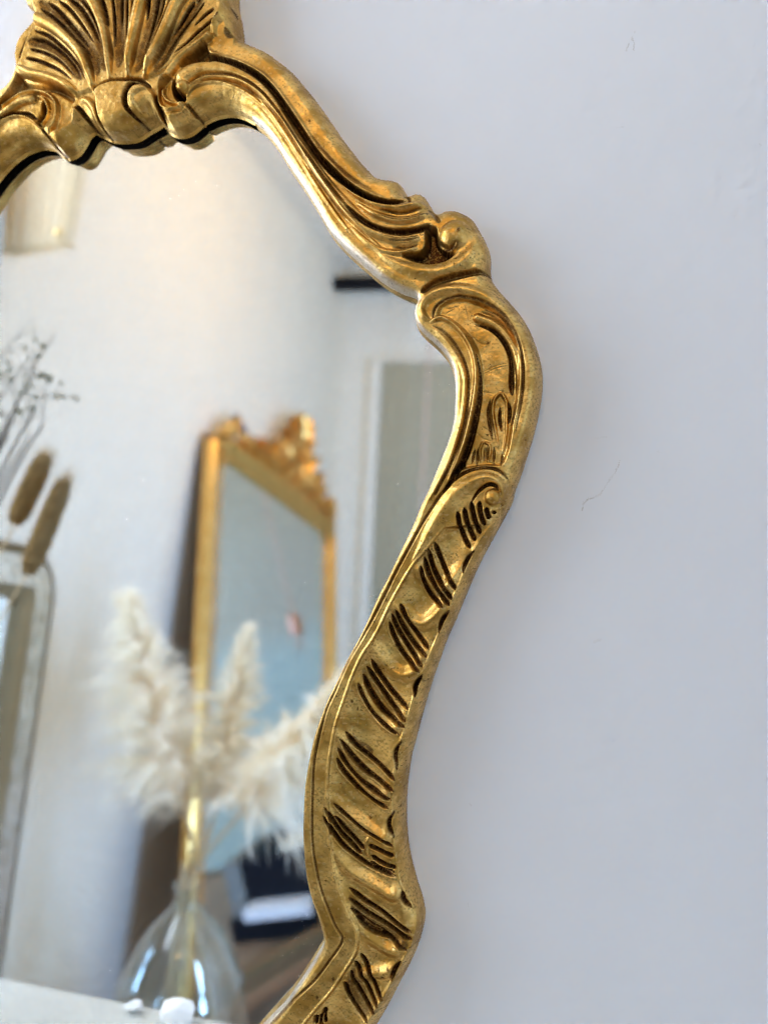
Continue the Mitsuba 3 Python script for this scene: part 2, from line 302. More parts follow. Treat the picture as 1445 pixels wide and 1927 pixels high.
carve('2', '300,255 420,240 520,262 620,305 720,365 800,440 870,535 945,645 1020,755 1100,870 1180,965 1280,1050 1380,1120 1480,1170', 2.8, -5.0, .95, (.1, .1), wend=[3.5, 3, 2.6, 2.6, 2.4, 2.2])
carve('2', '372,135 395,195 460,225 560,255 660,298 750,355 820,430 885,515 945,600 1005,690 1065,790 1130,870 1210,960 1310,1045 1440,1115 1540,1150', 2.4, 2.2, 0, (.02, .1))
carve('2', '1060,740 1130,830 1220,930 1330,1020 1440,1085', 1.0, -.9, .7, (.3, .3))
# leaf tips (sheet 3)
carve('3', '150,60 230,150 320,232 420,285 520,302 610,292', 2.2, -4.2, .9, (.2, .1))
carve('3', '180,60 250,165 350,262 450,318 560,335 660,318 735,305', 3.4, 3.0, 0, (.3, .05))
carve('3', '330,300 440,370 560,405 660,395 740,365', 2.8, 2.6, 0, (.3, .1))
for s in ('470,345 590,362 700,335', '460,380 580,402 690,380 740,350', '520,520 620,525 690,500', '540,555 630,560 680,540', '500,500 600,508 680,490'):
    carve('3', s, .9, -1.3, .75, (.3, .2))
carve('3', '280,330 370,410 470,455 590,468 700,452 755,432', 2.4, -4.6, .95, (.3, .05))
carve('3', '60,60 130,175 210,285 300,380 400,455 500,500 600,520 690,505', 3.6, 3.2, 0, (.3, .06))
carve('3', '300,440 400,530 500,580 600,585 680,555', 2.4, 1.6, 0, (.3, .1))
carve('3', '602,250 625,270 634,298', 1.2, -2.5, .7)
carve('3', '745,330 775,370 800,405', 1.5, -2.0, .6)
#SHELL
# --- shell crest
patch('a', '420,250 330,0 300,-400 700,-900 1300,-1100 2000,-1000 2500,-700 2640,-100 2560,200 2420,330 2230,480 2060,620 1900,800 1700,900 1300,950 1060,1040 880,1090 600,960 300,880 210,760 250,560 330,350', 2.0, 3.0)
R = dict(prof='round', taper=(.02, .3))
carve('a', '215,800 380,860 560,900 720,960 830,1030 900,1100', 3.2, 4.9, 0, (.02, .2), prof='round')
carve('a', '440,230 560,280 700,370 820,480 930,610 1010,760 1060,920 1080,1040', 3.6, 5.5, 0, (.02, .2), prof='round', wend=[4.2, 4, 3.4, 2.6])
carve('a', '900,-300 980,-150 1040,0 1110,110 1180,300 1230,500 1260,720 1270,930', 3.4, 5.5, 0, (.02, .2), prof='round', wend=[4.5, 4.2, 3.4, 2.4])
carve('b', '330,-400 305,-150 280,30 245,180 210,350 170,560 130,830', 3.2, 5.5, 0, (.02, .15), prof='round', wend=[5, 4.6, 4.0, 2.6])
carve('b', '860,-300 760,-100 640,90 560,280 470,480 370,660 300,830', 3.4, 5.5, 0, (.02, .15), prof='round', wend=[5, 4.4, 4.0, 3.0])
carve('b', '1010,360 900,450 770,545 660,640 570,760 505,870 460,960', 2.6, 5.1, 0, (.05, .2), prof='round', wend=[2.2, 2.8, 2.6, 1.8])
F1 = dict(w=1.6, amp=-3.0, pat=1.0, taper=(.12, .5))
for s in ('420,360 560,410 700,520 820,640 920,770 980,900', '390,450 520,470 640,540 760,640 860,760 930,880', '370,570 470,590 600,640 740,740 850,860', '320,670 430,690 560,740 700,810 830,910',
          '480,110 600,190 740,320 870,450 980,570 1060,660', '570,40 680,130 790,260 900,390 1010,530', '690,20 800,110 900,230 1000,370 1080,490', '820,0 920,90 1010,220 1080,350 1140,480', '930,0 1030,110 1110,260 1170,420 1210,620', '1000,60 1060,160 1130,320 1180,500 1220,760',
          '1150,-60 1210,120 1250,320', '640,-200 760,-60 860,60', '760,-250 860,-100 950,40'):
    carve('a', s, **F1)
for s in ('-40,-60 -20,90 -10,250 -5,500', '60,-80 60,100 58,300', '120,-80 122,150 112,420', '185,-100 180,80 165,300 130,560',
          '360,-100 345,120 330,230', '450,-80 420,120 380,300 300,520', '520,-60 480,130 400,330', '600,-60 520,140 440,330 360,520',
          '820,30 760,120 690,240 600,380', '930,40 850,140 750,260 640,400 540,540', '1030,100 930,180 830,280', '1080,170 980,250 870,340 740,460 620,560', '700,-60 640,60', '980,-160 900,-40 840,40'):
    carve('b', s, **{**F1, 'w': 1.35})
for z, s in (('a', '360,480 520,500 680,590 820,720 930,900'), ('a', '480,40 640,150 800,290 960,450 1090,660 1130,850'), ('a', '800,-60 960,120 1080,300 1160,520 1210,800'), ('b', '60,-150 50,200 40,700'), ('b', '480,-150 420,130 330,420 230,750'), ('b', '900,-60 760,200 600,440 420,750')):
    carve(z, s, 5.5, -1.6, .8, (.1, .15))
# rim lobes
carve('b', '1060,-60 1100,60 1090,140 1040,220 1020,330 1050,370', 2.4, 2.6, 0, (.3, .15))
carve('b', '1160,0 1190,60 1185,110', 1.3, -3, 1.0, (.2, .3))
carve('b', '1130,280 1160,340 1210,380', 2.4, -2.5, .8, (.3, .3))
carve('a', '325,390 290,480 240,600 220,650', 1.4, -3, 1.0, (.3, .2))
# dark sinkings between shell and scrolls
patch('b', '935,470 850,540 770,600 690,690 780,660 920,640 1010,640 960,560', -6.0, 2.0, .85, inward=False)
patch('c', '210,20 300,100 450,130 620,140 760,210 830,290 640,190 480,165 330,185 200,250 60,340 0,380 0,330 120,230', -5.0, 1.8, .8, inward=False)
# --- clasp
patch('d', '125,265 200,200 300,160 400,145 500,150 640,150 740,220 820,300 840,420 850,560 800,650 680,700 510,780 330,780 200,720 150,500', 5.5, 2.2)
carve('d', '112,250 200,188 300,146 400,130 500,134 640,138 750,212', 1.7, -2.6, .85, (.05, .05))  # groove whose dark glaze paints the shadow line above the clasp
carve('d', '130,270 142,420 165,560 182,720', 1.3, -4.0, .95)
carve('d', '690,205 580,205 515,280 495,380 515,470 575,545 640,585 715,608', 2.0, -4.5, 1.0, (.15, .4), wend=[1.6, 2.4, 2.4, 1.6, 1])
carve('d', '800,245 700,260 610,310 575,380 600,460 660,520 740,540', 2.4, 1.8, 0, (.1, .4))
carve('d', '830,300 845,420 860,560', 1.2, -3.0, .85)
carve('c', '900,310 985,300 1060,380 1090,500 1110,620', 3.4, 3.0, 0, (.15, .2))
carve('c', '870,350 940,440 1000,560 1040,650', 1.8, -4.0, .85, (.1, .1))
# --- scrolls each side of the clasp
carve('d', '1000,85 920,150 872,220 846,300 852,375 892,440 970,468 1060,452 1140,405', 1.7, 4.4, 0, (.1, .05))
carve('d', '925,210 905,290 932,352 992,392 1080,408 1150,388', 1.5, 3.8, 0, (.15, .05))
patch('d', '1005,130 995,200 1015,285 1060,345 1125,345 1120,275 1060,262 1030,195', -8.0, 1.2, 1.0, inward=False)
ball('d', '1072,158', 4.4, 30)
patch('d', '1010,150 1000,210 1020,285 1060,335 1118,338 1112,285 1070,268 1035,215', -4.0, .8, 1.0, inward=False)
patch('d', '850,400 900,450 980,475 1070,460 1150,400 1220,480 1290,570 1260,670 1180,730 1060,740 980,690 920,600', 3.0, 2.0)
carve('d', '1155,395 1220,470 1280,560 1325,610', 1.2, -3.0, .85)
carve('c', '0,385 140,290 260,238 380,210 480,212 585,252 652,330 670,420 650,540 600,620 530,650', 1.7, 4.4, 0, (.05, .05))
carve('c', '-200,680 0,500 120,400 230,322 340,285 420,285', 3.0, 3.4, 0, (.02, .05), prof='round')
carve('c', '430,258 520,292 560,370 550,470 500,560 470,590', 1.5, 3.8, 0, (.1, .05))
patch('c', '490,320 550,400 535,490 465,575 425,530 470,440', -8.0, 1.2, 1.0, inward=False)
carve('c', '-200,640 0,530 100,465 200,432 320,442 420,505', 1.5, -3.4, .95, (.02, .1))
carve('c', '-200,700 0,552 100,500 200,475 300,487 400,545 460,615', 1.3, 2.4, 0, (.02, .1))
patch('c', '480,620 530,655 640,620 780,520 850,350 950,470 1030,640 960,760 900,850 790,910 690,880 610,800 540,700', 3.0, 2.2)
carve('c', '465,610 560,750 635,855', 1.2, -3.0, .85)
carve('c', '1000,-100 0,0', .1, 0)
carve('a', '205,820 165,930 90,1045 0,1150 -150,1290', 2.0, 2.4, 0, (.05, 0))

# hand finish: soft unevenness of the gilding and a few knocks
H += (wob - .5) * .35 + (wob2 - .5) * .17
H = np.maximum(H, np.where(d_o < d_i, 3.0, 9.0))
Hg = np.full(GX.shape, np.nan); Hg.ravel()[IDX] = H
w_ = inside.astype(float)
sm = gaussian_filter(np.where(inside, Hg, 0), .6) / np.maximum(gaussian_filter(w_, .6), 1e-6)
H = sm.ravel()[IDX]
# worn-off glaze flecks
fl = meshkit.noise(np.column_stack([XY * 1.1, XY[:, 0] * 0 + 4]), 5)
for z, q, r in (('7', '560,1078', 3.2), ('7', '442,1210', 3.0), ('7', '880,1030', 2.2), ('7', '905,1075', 3.4), ('7', '945,1018', 3.2), ('7', '507,372', 1.8), ('5', '195,1125', 3.2), ('5', '650,440', 1.6), ('5', '265,1490', 3.0), ('6', '430,520', 2.2), ('6', '460,1220', 4.0), ('6', '570,1460', 3.0), ('4', '745,597', 3.4), ('2', '1040,640', 2.6), ('2', '630,460', 2.0), ('d', '318,345', 1.4), ('c', '1280,285', 1.5), ('3', '915,470', 4.0)):
    c = plane_mm(P(z, q), H0)[0]; dd_ = np.linalg.norm((XY - c) * [1, .8], axis=1) / (r * .3)
    PAT = np.maximum(PAT, np.clip(1.5 - dd_ - 1.4 * (wob2 - .4), 0, 1) * .85)
clus = meshkit.fbm(np.column_stack([XY * .12, XY[:, 0] * 0 + 8]), 2, 4)
PAT = np.maximum(PAT, np.clip((fl - .80) * 6, 0, .75) * np.clip((clus - .52) * 7, 0, 1))
hair = np.abs(meshkit.fbm(np.column_stack([XY * .22, XY[:, 0] * 0 + 2]), 4, 15) - .5)
PAT = np.maximum(PAT, np.clip(1 - hair / .006, 0, 1) * .5 * np.clip((clus - .45) * 6, 0, 1))

# pale reflection strip painted along the sight edge, widest on the upper limb
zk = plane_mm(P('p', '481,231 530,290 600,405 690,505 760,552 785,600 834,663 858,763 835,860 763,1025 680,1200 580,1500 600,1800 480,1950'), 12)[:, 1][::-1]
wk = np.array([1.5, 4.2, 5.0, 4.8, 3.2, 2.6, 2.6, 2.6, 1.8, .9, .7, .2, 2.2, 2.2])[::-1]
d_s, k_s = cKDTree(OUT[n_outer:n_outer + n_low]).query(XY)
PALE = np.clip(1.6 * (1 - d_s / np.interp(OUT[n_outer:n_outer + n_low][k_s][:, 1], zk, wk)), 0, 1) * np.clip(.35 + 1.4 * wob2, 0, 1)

# --- mesh of the carved front, walls down to wall and glass, cut into its parts
nid = -np.ones(GX.size, int); nid[IDX] = np.arange(len(IDX))
N = nid.reshape(GX.shape)
a, b, c_, d_ = N[:-1, :-1], N[:-1, 1:], N[1:, 1:], N[1:, :-1]
full = (a >= 0) & (b >= 0) & (c_ >= 0) & (d_ >= 0)
quads = np.stack([a[full], b[full], c_[full], d_[full]], 1)
faces = np.vstack([quads[:, [0, 1, 2]], quads[:, [0, 2, 3]]])
for m, tri in (((a < 0) & (b >= 0) & (c_ >= 0) & (d_ >= 0), (b, c_, d_)), ((b < 0) & (a >= 0) & (c_ >= 0) & (d_ >= 0), (a, c_, d_)),
               ((c_ < 0) & (a >= 0) & (b >= 0) & (d_ >= 0), (a, b, d_)), ((d_ < 0) & (a >= 0) & (b >= 0) & (c_ >= 0), (a, b, c_))):
    faces = np.vstack([faces, np.stack([t[m] for t in tri], 1)])
ed = np.vstack([faces[:, [0, 1]], faces[:, [1, 2]], faces[:, [2, 0]]])
key = np.sort(ed, 1); uq, inv, cnt = np.unique(key, axis=0, return_inverse=True, return_counts=True)
bed = ed[cnt[inv.ravel()] == 1]
bv = np.unique(bed)
dd, kk = cKDTree(OUT).query(XY[bv])
V2 = XY.copy(); V2[bv] = OUT[kk]
V = np.column_stack([V2[:, 0], -H, V2[:, 1]])
V[bv, 1] = -np.maximum(OH[kk] + np.clip(H - HB, -6, 0)[bv] * .7, 2.5)
def skirt(sel, levels):
    """walls under the edge: levels = (height mm, shift towards the inside of the frame mm)"""
    e = bed[sel]
    vs = np.unique(e); mp = -np.ones(len(V), int); mp[vs] = np.arange(len(vs))
    nx = np.zeros((len(V), 2))
    t = V2[e[:, 1]] - V2[e[:, 0]]; nn = np.column_stack([t[:, 1], -t[:, 0]])
    np.add.at(nx, e[:, 0], nn); np.add.at(nx, e[:, 1], nn)
    nx = nx[vs]; nx /= np.maximum(np.linalg.norm(nx, axis=1, keepdims=True), 1e-9)
    rings = [V[vs]]
    for h, sft in levels:
        q = V2[vs] - nx * sft
        if isinstance(h, str): h = np.where(bk[vs] >= n_outer + n_low, np.maximum(-V[vs, 1] - {'d': 2.2, 'e': 3.0}[h], {'d': 6.8, 'e': 6.0}[h]), {'d': 4.4, 'e': 4.3}[h])
        rings.append(np.column_stack([q[:, 0], -h * np.ones(len(q)), q[:, 1]]))
    vv = np.vstack(rings); ff = []
    for r in range(len(levels)):
        i, j = mp[e[:, 0]] + r * len(vs), mp[e[:, 1]] + r * len(vs)
        ff += [np.stack([i, i + len(vs), j], 1), np.stack([j, i + len(vs), j + len(vs)], 1)]
    return vv, np.vstack(ff)
cent = XY[faces].mean(1)
PX = np.array([[0, 0]])
REG = [('shell_crest', 'a', '300,-1400 2900,-1400 2750,200 2560,300 2300,400 1980,640 1900,900 1560,880 1290,945 1090,1030 890,1090 600,960 200,860 -100,400'),
       ('clasp', 'd', '-20,330 60,270 120,260 300,150 500,140 640,140 830,300 870,600 700,820 300,900 90,760'),
       ('scroll', 'd', '880,170 1000,60 1040,120 1130,300 1160,390 1330,610 1200,820 980,800 870,600 835,300'),
       ('scroll_001', 'c', '560,180 760,230 900,330 1050,650 900,960 640,960 460,600 420,500 560,380 480,260'),
       ('volute', '3', '740,440 820,330 1120,300 1160,700 1000,730 780,760 620,630 620,590 730,540'),
       ('leaf_panel', '4', '150,330 300,100 820,90 1300,400 1300,1300 960,1960 900,1560 700,1590 440,1700 240,1990 120,1990 600,1000 380,700 180,560'),
       ('moulded_limb_001', 'p', '-500,60 20,150 60,190 105,250 118,300 -60,640 -500,640'),
       ('fluted_limb', '5', '240,1990 120,1990 -200,1500 -1400,3800 -1200,6000 900,6000 1000,1900 1500,300 1160,100 900,60 700,180')]
part = np.zeros(len(faces), int)
for n_, (nm, z, s) in enumerate(REG, 1):
    poly = shapely.Polygon(plane_mm(P(z, s), H0)).buffer(0)
    m = (part == 0) & shapely.contains_xy(poly, cent[:, 0], cent[:, 1])
    part[m] = n_
f0 = np.flatnonzero(part == 0)
lab = trimesh.graph.connected_component_labels(trimesh.graph.face_adjacency(faces[f0]), node_count=len(f0))
sz = np.bincount(lab)
for c in np.argsort(-sz)[1:]:
    vs = np.unique(faces[f0[lab == c]]); nb_ = part[np.isin(faces, vs).any(1) & (part != 0)]
    part[f0[lab == c]] = np.bincount(nb_).argmax() if len(nb_) else 1
fn = np.cross(V[faces[:, 1]] - V[faces[:, 0]], V[faces[:, 2]] - V[faces[:, 0]])
VN = np.zeros_like(V)
for k in range(3): np.add.at(VN, faces[:, k], fn)
VN /= np.maximum(np.linalg.norm(VN, axis=1, keepdims=True), 1e-9)
if VN[:, 1].mean() > 0: VN = -VN; faces = faces[:, ::-1]
def W(v): return np.column_stack([v[:, 0] / 1000, v[:, 1] / 1000, v[:, 2] / 1000 + EYE])
def raw(v, f, n, uv):
    path = meshkit.write_ply(trimesh.Trimesh(v, f, process=False), True, uv, None, n)
    return {'type': 'ply', 'filename': path, 'face_normals': False, 'bsdf': {'type': 'ref', 'id': 'gilt'}}
GM = 'gilt_wall_mirror'
for n_ in range(len(REG) + 1):
    nm = 'moulded_limb' if n_ == 0 else REG[n_ - 1][0]
    ff = faces[part == n_]
    if not len(ff): continue
    vs, iv = np.unique(ff, return_inverse=True)
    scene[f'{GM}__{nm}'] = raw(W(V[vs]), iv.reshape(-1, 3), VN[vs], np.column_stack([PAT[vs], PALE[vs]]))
bk = np.zeros(len(V), int); bk[bv] = kk
outer_e = bk[bed[:, 0]] < n_outer
vv, ff = skirt(outer_e, [(.5, 0)])
scene[f'{GM}__outer_side'] = mikit.ply(trimesh.Trimesh(W(vv), ff, process=False), 'gilt', smooth=True, uv=np.zeros((len(vv), 2)))
vv, ff = skirt(~outer_e, [('d', -1.0)])
scene[f'{GM}__inner_edge'] = mikit.ply(trimesh.Trimesh(W(vv), ff, process=False), 'gilt', smooth=True, uv=np.zeros((len(vv), 2)))
vv, ff = skirt(~outer_e, [('d', -1.0), ('e', 5.0), (3.8, 5.0)])
scene[f'{GM}__rebate'] = mikit.ply(trimesh.Trimesh(W(vv[len(vv) // 4:]), ff[len(ff)//3:] - len(vv)//4, process=False), 'rebate_black', smooth=40)
tag(GM, 'carved antique gilt mirror with shell crest hanging on the white wall, nearest the camera', 'mirror')
# glass
gl = shapely.Polygon(np.vstack([np.vstack([plane_mm(inner_low, 13), plane_mm(inner_top, 10)]), plane_mm(P('p', '-700,600 -700,2080'), 13)])).buffer(5).buffer(0)
gm = trimesh.creation.extrude_polygon(gl, 1.0, engine='earcut')
gv = np.array(gm.vertices)
scene[f'{GM}__glass'] = mikit.ply(trimesh.Trimesh(W(np.column_stack([gv[:, 0], -3.0 - gv[:, 2], gv[:, 1]])), np.array(gm.faces)[:, ::-1], process=False), 'silvering', smooth=False)

# dust flecks on the glass
dq = []
rd = np.random.default_rng(17)
for (u, v, sp, n) in (('850', '700', 22, 9), (838, 735, 14, 5), (745, 918, 5, 3), (712, 1110, 10, 5), (700, 1125, 8, 4), (820, 590, 30, 4), (560, 1790, 18, 8), (575, 1745, 12, 6), (600, 1660, 12, 4), (445, 1230, 3, 1), (440, 360, 60, 2), (270, 1000, 60, 2), (345, 385, 60, 3), (640, 1080, 60, 4), (240, 1850, 40, 4)):
    for _ in range(n):
        q = plane_mm([[float(u) + rd.normal(0, sp), float(v) + rd.normal(0, sp)]], 4)[0]
        m = trimesh.creation.icosphere(0, rd.uniform(.10, .22)).apply_scale([rd.uniform(1, 2.2), .3, 1]).apply_translation([q[0], -4.05, q[1]])
        dq.append(m)
dm = trimesh.util.concatenate(dq)
scene['white_paint'] = {'type': 'twosided', 'bsdf': {'type': 'diffuse', 'reflectance': rgb(.8, .8, .8)}}
put(f'{GM}__dust', trimesh.Trimesh(W(np.array(dm.vertices)), dm.faces, process=False), 'white_paint', True, kind='stuff')

# ================================================================ THE ROOM (what the glass shows)
XL, XR, YF, ZC, ZFL = -1.0, 2.1, -3.1, 2.53, -.14
def box(x0, x1, y0, y1, z0, z1, bev=0):
    if bev:
        b = bev
        pts = [(x, y, z) for sx in (0, 1) for sy in (0, 1) for sz in (0, 1) for x, y, z in
               (((x0, x1)[sx] + (b, -b)[sx], (y0, y1)[sy] + (b, -b)[sy], (z0, z1)[sz]), ((x0, x1)[sx] + (b, -b)[sx], (y0, y1)[sy], (z0, z1)[sz] + (b, -b)[sz]), ((x0, x1)[sx], (y0, y1)[sy] + (b, -b)[sy], (z0, z1)[sz] + (b, -b)[sz]))]
        return trimesh.convex.convex_hull(np.array(pts))
    return trimesh.creation.box(bounds=[[x0, y0, z0], [x1, y1, z1]])
def tube(p, r, sides=10, step=.006):
    p = np.asarray(p, float)
    t0 = np.linspace(0, 1, len(p)); n = max(3, int(np.linalg.norm(np.diff(p, axis=0), axis=1).sum() / step))
    tt_ = np.linspace(0, 1, n)
    from scipy.interpolate import make_interp_spline
    q = make_interp_spline(t0, p, k=min(3, len(p) - 1))(tt_)
    rr = np.interp(tt_, np.linspace(0, 1, len(np.atleast_1d(r))), np.atleast_1d(r)) if np.ndim(r) else np.full(n, r)
    tg = np.gradient(q, axis=0); tg /= np.linalg.norm(tg, axis=1, keepdims=True)
    ref = np.array([.31, .2, .93]) if abs(tg[0] @ [.31, .2, .93]) < .9 else np.array([.93, .2, .31])
    A = np.cross(tg, ref); A /= np.linalg.norm(A, axis=1, keepdims=True); B = np.cross(tg, A)
    an = np.arange(sides) * 2 * np.pi / sides
    v = q[:, None] + rr[:, None, None] * (np.cos(an)[None, :, None] * A[:, None] + np.sin(an)[None, :, None] * B[:, None])
    i, j = np.meshgrid(np.arange(n - 1), np.arange(sides), indexing='ij'); k = (j + 1) % sides
    f = np.vstack([np.stack([i * sides + j, i * sides + k, (i + 1) * sides + k], -1).reshape(-1, 3), np.stack([i * sides + j, (i + 1) * sides + k, (i + 1) * sides + j], -1).reshape(-1, 3)])
    v = np.vstack([v.reshape(-1, 3), q[:1], q[-1:]])
    m = n * sides; js = np.arange(sides); ks = (js + 1) % sides
    f = np.vstack([f, np.stack([np.full(sides, m), ks, js], 1), np.stack([np.full(sides, m + 1), (n - 1) * sides + js, (n - 1) * sides + ks], 1)])
    return trimesh.Trimesh(v, f, process=False)
def lathe(prof, c, sides=48):
    m = trimesh.creation.revolve(np.array(prof, float), sections=sides); m.apply_translation(c); return m
cat_ = trimesh.util.concatenate

# materials of the room
def wall_col(p, n, uv):
    s = p * 1000
    a = .05 * (fbm(s.x * .006, s.y * .006, s.z * .006, 4) - .5)
    base = mi.Color3f(.625 + a, .635 + a, .665 + a)
    def seg(x0, z0, x1, z1, w, k):
        dx, dz = x1 - x0, z1 - z0
        t = dr.clip(((s.x - x0) * dx + (s.z - z0) * dz) / (dx * dx + dz * dz), 0, 1)
        d = dr.sqrt(dr.square(s.x - x0 - t * dx) + dr.square(s.z - z0 - t * dz))
        return k * smoothstep(w, w * .3, d + .9 * (noise(s.x * 1.7, s.z * 1.7) - .45))
    m = mi.Float(0)
    for q in MARKS: m = dr.maximum(m, seg(*q))
    return mix(base, (.30, .25, .19), dr.select(n.y < -.9, m * (.12 + .5 * noise(s.x * .5, s.z * .5)), 0))
MARKS = []
for (pts, w, k) in (('1178,95 1183,82', .8, .9), ('1192,92 1193,80 1189,70', .7, .75), ('1189,70 1196,56', .5, .35), ('1096,960 1097,948 1104,941 1117,936 1130,930', .75, .8), ('1130,930 1141,912 1146,905', .55, .5), ('1146,905 1158,888 1163,878 1166,868', .7, .6),
                    ('1120,825 1140,822', .7, .18), ('1118,1208 1130,1204', 1.2, .22), ('1160,240 1172,238', .8, .2), ('1235,850 1245,852', .6, .2), ('1430,270 1431,274', .7, .3), ('884,1513 886,1516', .9, .35), ('880,1700 884,1716', .5, .2)):
    q = plane_mm(P('p', pts), 0)
    for i in range(len(q) - 1): MARKS.append((float(q[i][0]), float(q[i][1] + EYE * 1000), float(q[i + 1][0]), float(q[i + 1][1] + EYE * 1000), w, k))
def wall_bump(p, n, uv):
    s = p * 1000
    return fbm(s.x * .30, s.y * .30, s.z * .24, 3) + .35 * fbm(s.x * .05, s.y * .05 + 3, s.z * .035, 2)
scene['wall_paint'] = {'type': 'twosided', 'bsdf': {'type': 'bumpmap', 'arbitrary': mikit.proc(wall_bump, eps=8e-4), 'scale': .0006,
                       'bsdf': {'type': 'principled', 'base_color': mikit.proc(wall_col), 'roughness': .62, 'specular': .35}}}
scene['plain_paint'] = {'type': 'twosided', 'bsdf': {'type': 'diffuse', 'reflectance': mikit.proc(lambda p, n, uv: mi.Color3f(.885, .815, .675) * (1 + .03 * (fbm(p.x * 3, p.y * 3, p.z * 3, 2) - .5)))}}
scene['ceiling_paint'] = {'type': 'twosided', 'bsdf': {'type': 'diffuse', 'reflectance': rgb(.88, .84, .75)}}
scene['gloss_white'] = {'type': 'twosided', 'bsdf': {'type': 'principled', 'base_color': rgb(.52, .53, .51), 'roughness': .35, 'specular': .5}}
def floor_col(p, n, uv):
    k = dr.floor(p.x / .12)
    g = fbm(p.x * 60, p.y * 4 + k * 7, 0, 3)
    c = mix((.20, .12, .07), (.36, .24, .15), g)
    return c * (.8 + .35 * mikit.cell_rand(p.x / .12, p.y / 1.1 + k * .37))
scene['floor_wood'] = {'type': 'twosided', 'bsdf': {'type': 'principled', 'base_color': mikit.proc(floor_col), 'roughness': .4}}
def brown_col(p, n, uv): return mix((.17, .085, .04), (.30, .17, .09), fbm(p.x * 14, p.y * 14, p.z * 90, 3))
scene['brown_wood'] = {'type': 'twosided', 'bsdf': {'type': 'principled', 'base_color': mikit.proc(brown_col), 'roughness': .42}}
scene['black_satin'] = {'type': 'twosided', 'bsdf': {'type': 'principled', 'base_color': rgb(.006, .006, .009), 'roughness': .5, 'specular': .15}}
scene['dark_blue'] = {'type': 'twosided', 'bsdf': {'type': 'principled', 'base_color': rgb(.05, .055, .11), 'roughness': .5}}
scene['tray_white'] = {'type': 'twosided', 'bsdf': {'type': 'principled', 'base_color': rgb(.88, .89, .92), 'roughness': .3}}
scene['grey_paint'] = {'type': 'twosided', 'bsdf': {'type': 'diffuse', 'reflectance': rgb(.22, .22, .20)}}
scene['cream_paint'] = {'type': 'twosided', 'bsdf': {'type': 'diffuse', 'reflectance': rgb(.78, .70, .52)}}
scene['copper'] = {'type': 'twosided', 'bsdf': {'type': 'principled', 'base_color': rgb(.80, .42, .28), 'metallic': .6, 'roughness': .4}}
scene['cord_beige'] = {'type': 'twosided', 'bsdf': {'type': 'diffuse', 'reflectance': rgb(.66, .50, .40)}}
scene['old_brass'] = {'type': 'twosided', 'bsdf': {'type': 'principled', 'base_color': rgb(.34, .26, .14), 'metallic': .5, 'roughness': .4}}
scene['brass'] = {'type': 'twosided', 'bsdf': {'type': 'principled', 'base_color': rgb(.85, .62, .28), 'metallic': 1.0, 'roughness': .18}}
scene['bulb_glass'] = {'type': 'thindielectric', 'int_ior': 1.5}
scene['clear_glass'] = {'type': 'thindielectric', 'int_ior': 1.5, 'specular_transmittance': rgb(.96, .985, .975)}
def door_col(p, n, uv): return mix((.42, .50, .42), (.43, .385, .26), smoothstep(.80, 1.12, p.z + .1 * (noise(p.x * 3, p.z * 2) - .5)))
scene['door_enamel'] = {'type': 'twosided', 'bsdf': {'type': 'principled', 'base_color': mikit.proc(door_col), 'roughness': .5}}
def gilt2_col(p, n, uv): return mix((.58, .28, .05), (1.0, .62, .20), fbm(p.x * 40, p.y * 40, p.z * 40, 3))
scene['bright_gilt'] = {'type': 'twosided', 'bsdf': {'type': 'principled', 'base_color': mikit.proc(gilt2_col), 'metallic': .9, 'roughness': .3}}
def silver_col(p, n, uv): return mix((.56, .48, .35), (.92, .86, .74), smoothstep(.3, .6, fbm(p.x * 130, p.y * 130, p.z * 60, 3)))
scene['aged_silver'] = {'type': 'twosided', 'bsdf': {'type': 'principled', 'base_color': mikit.proc(silver_col), 'metallic': .6, 'roughness': .4}}
scene['dark_edge'] = {'type': 'twosided', 'bsdf': {'type': 'diffuse', 'reflectance': rgb(.16, .12, .065)}}
scene['straw'] = {'type': 'twosided', 'bsdf': {'type': 'diffuse', 'reflectance': mikit.proc(lambda p, n, uv: mix((.46, .33, .17), (.66, .52, .33), noise(p.x * 300, p.y * 300, p.z * 60)))}}
def plume_col(p, n, uv): return mix((.93, .75, .48), (1.0, .95, .83), smoothstep(.1, .7, uv.x))
scene['plume_fibre'] = {'type': 'principledthin', 'base_color': mikit.proc(plume_col), 'diff_trans': 1.0, 'roughness': .8, 'spec_trans': 0.0}
scene['cattail'] = {'type': 'twosided', 'bsdf': {'type': 'diffuse', 'reflectance': mikit.proc(lambda p, n, uv: mix((.20, .115, .035), (.36, .24, .11), noise(p.x * 500, p.y * 500, p.z * 500)))}}
scene['grey_twig'] = {'type': 'twosided', 'bsdf': {'type': 'diffuse', 'reflectance': rgb(.085, .065, .045)}}
scene['bud_green'] = {'type': 'twosided', 'bsdf': {'type': 'diffuse', 'reflectance': rgb(.10, .10, .04)}}
scene['shade_cloth'] = {'type': 'principledthin', 'base_color': rgb(.86, .78, .62), 'diff_trans': 1.1, 'roughness': .7}
scene['stone_white'] = {'type': 'twosided', 'bsdf': {'type': 'principled', 'base_color': rgb(.86, .88, .92), 'roughness': .25}}
scene['window_light'] = {'type': 'diffuse', 'reflectance': rgb(.3, .3, .3)}

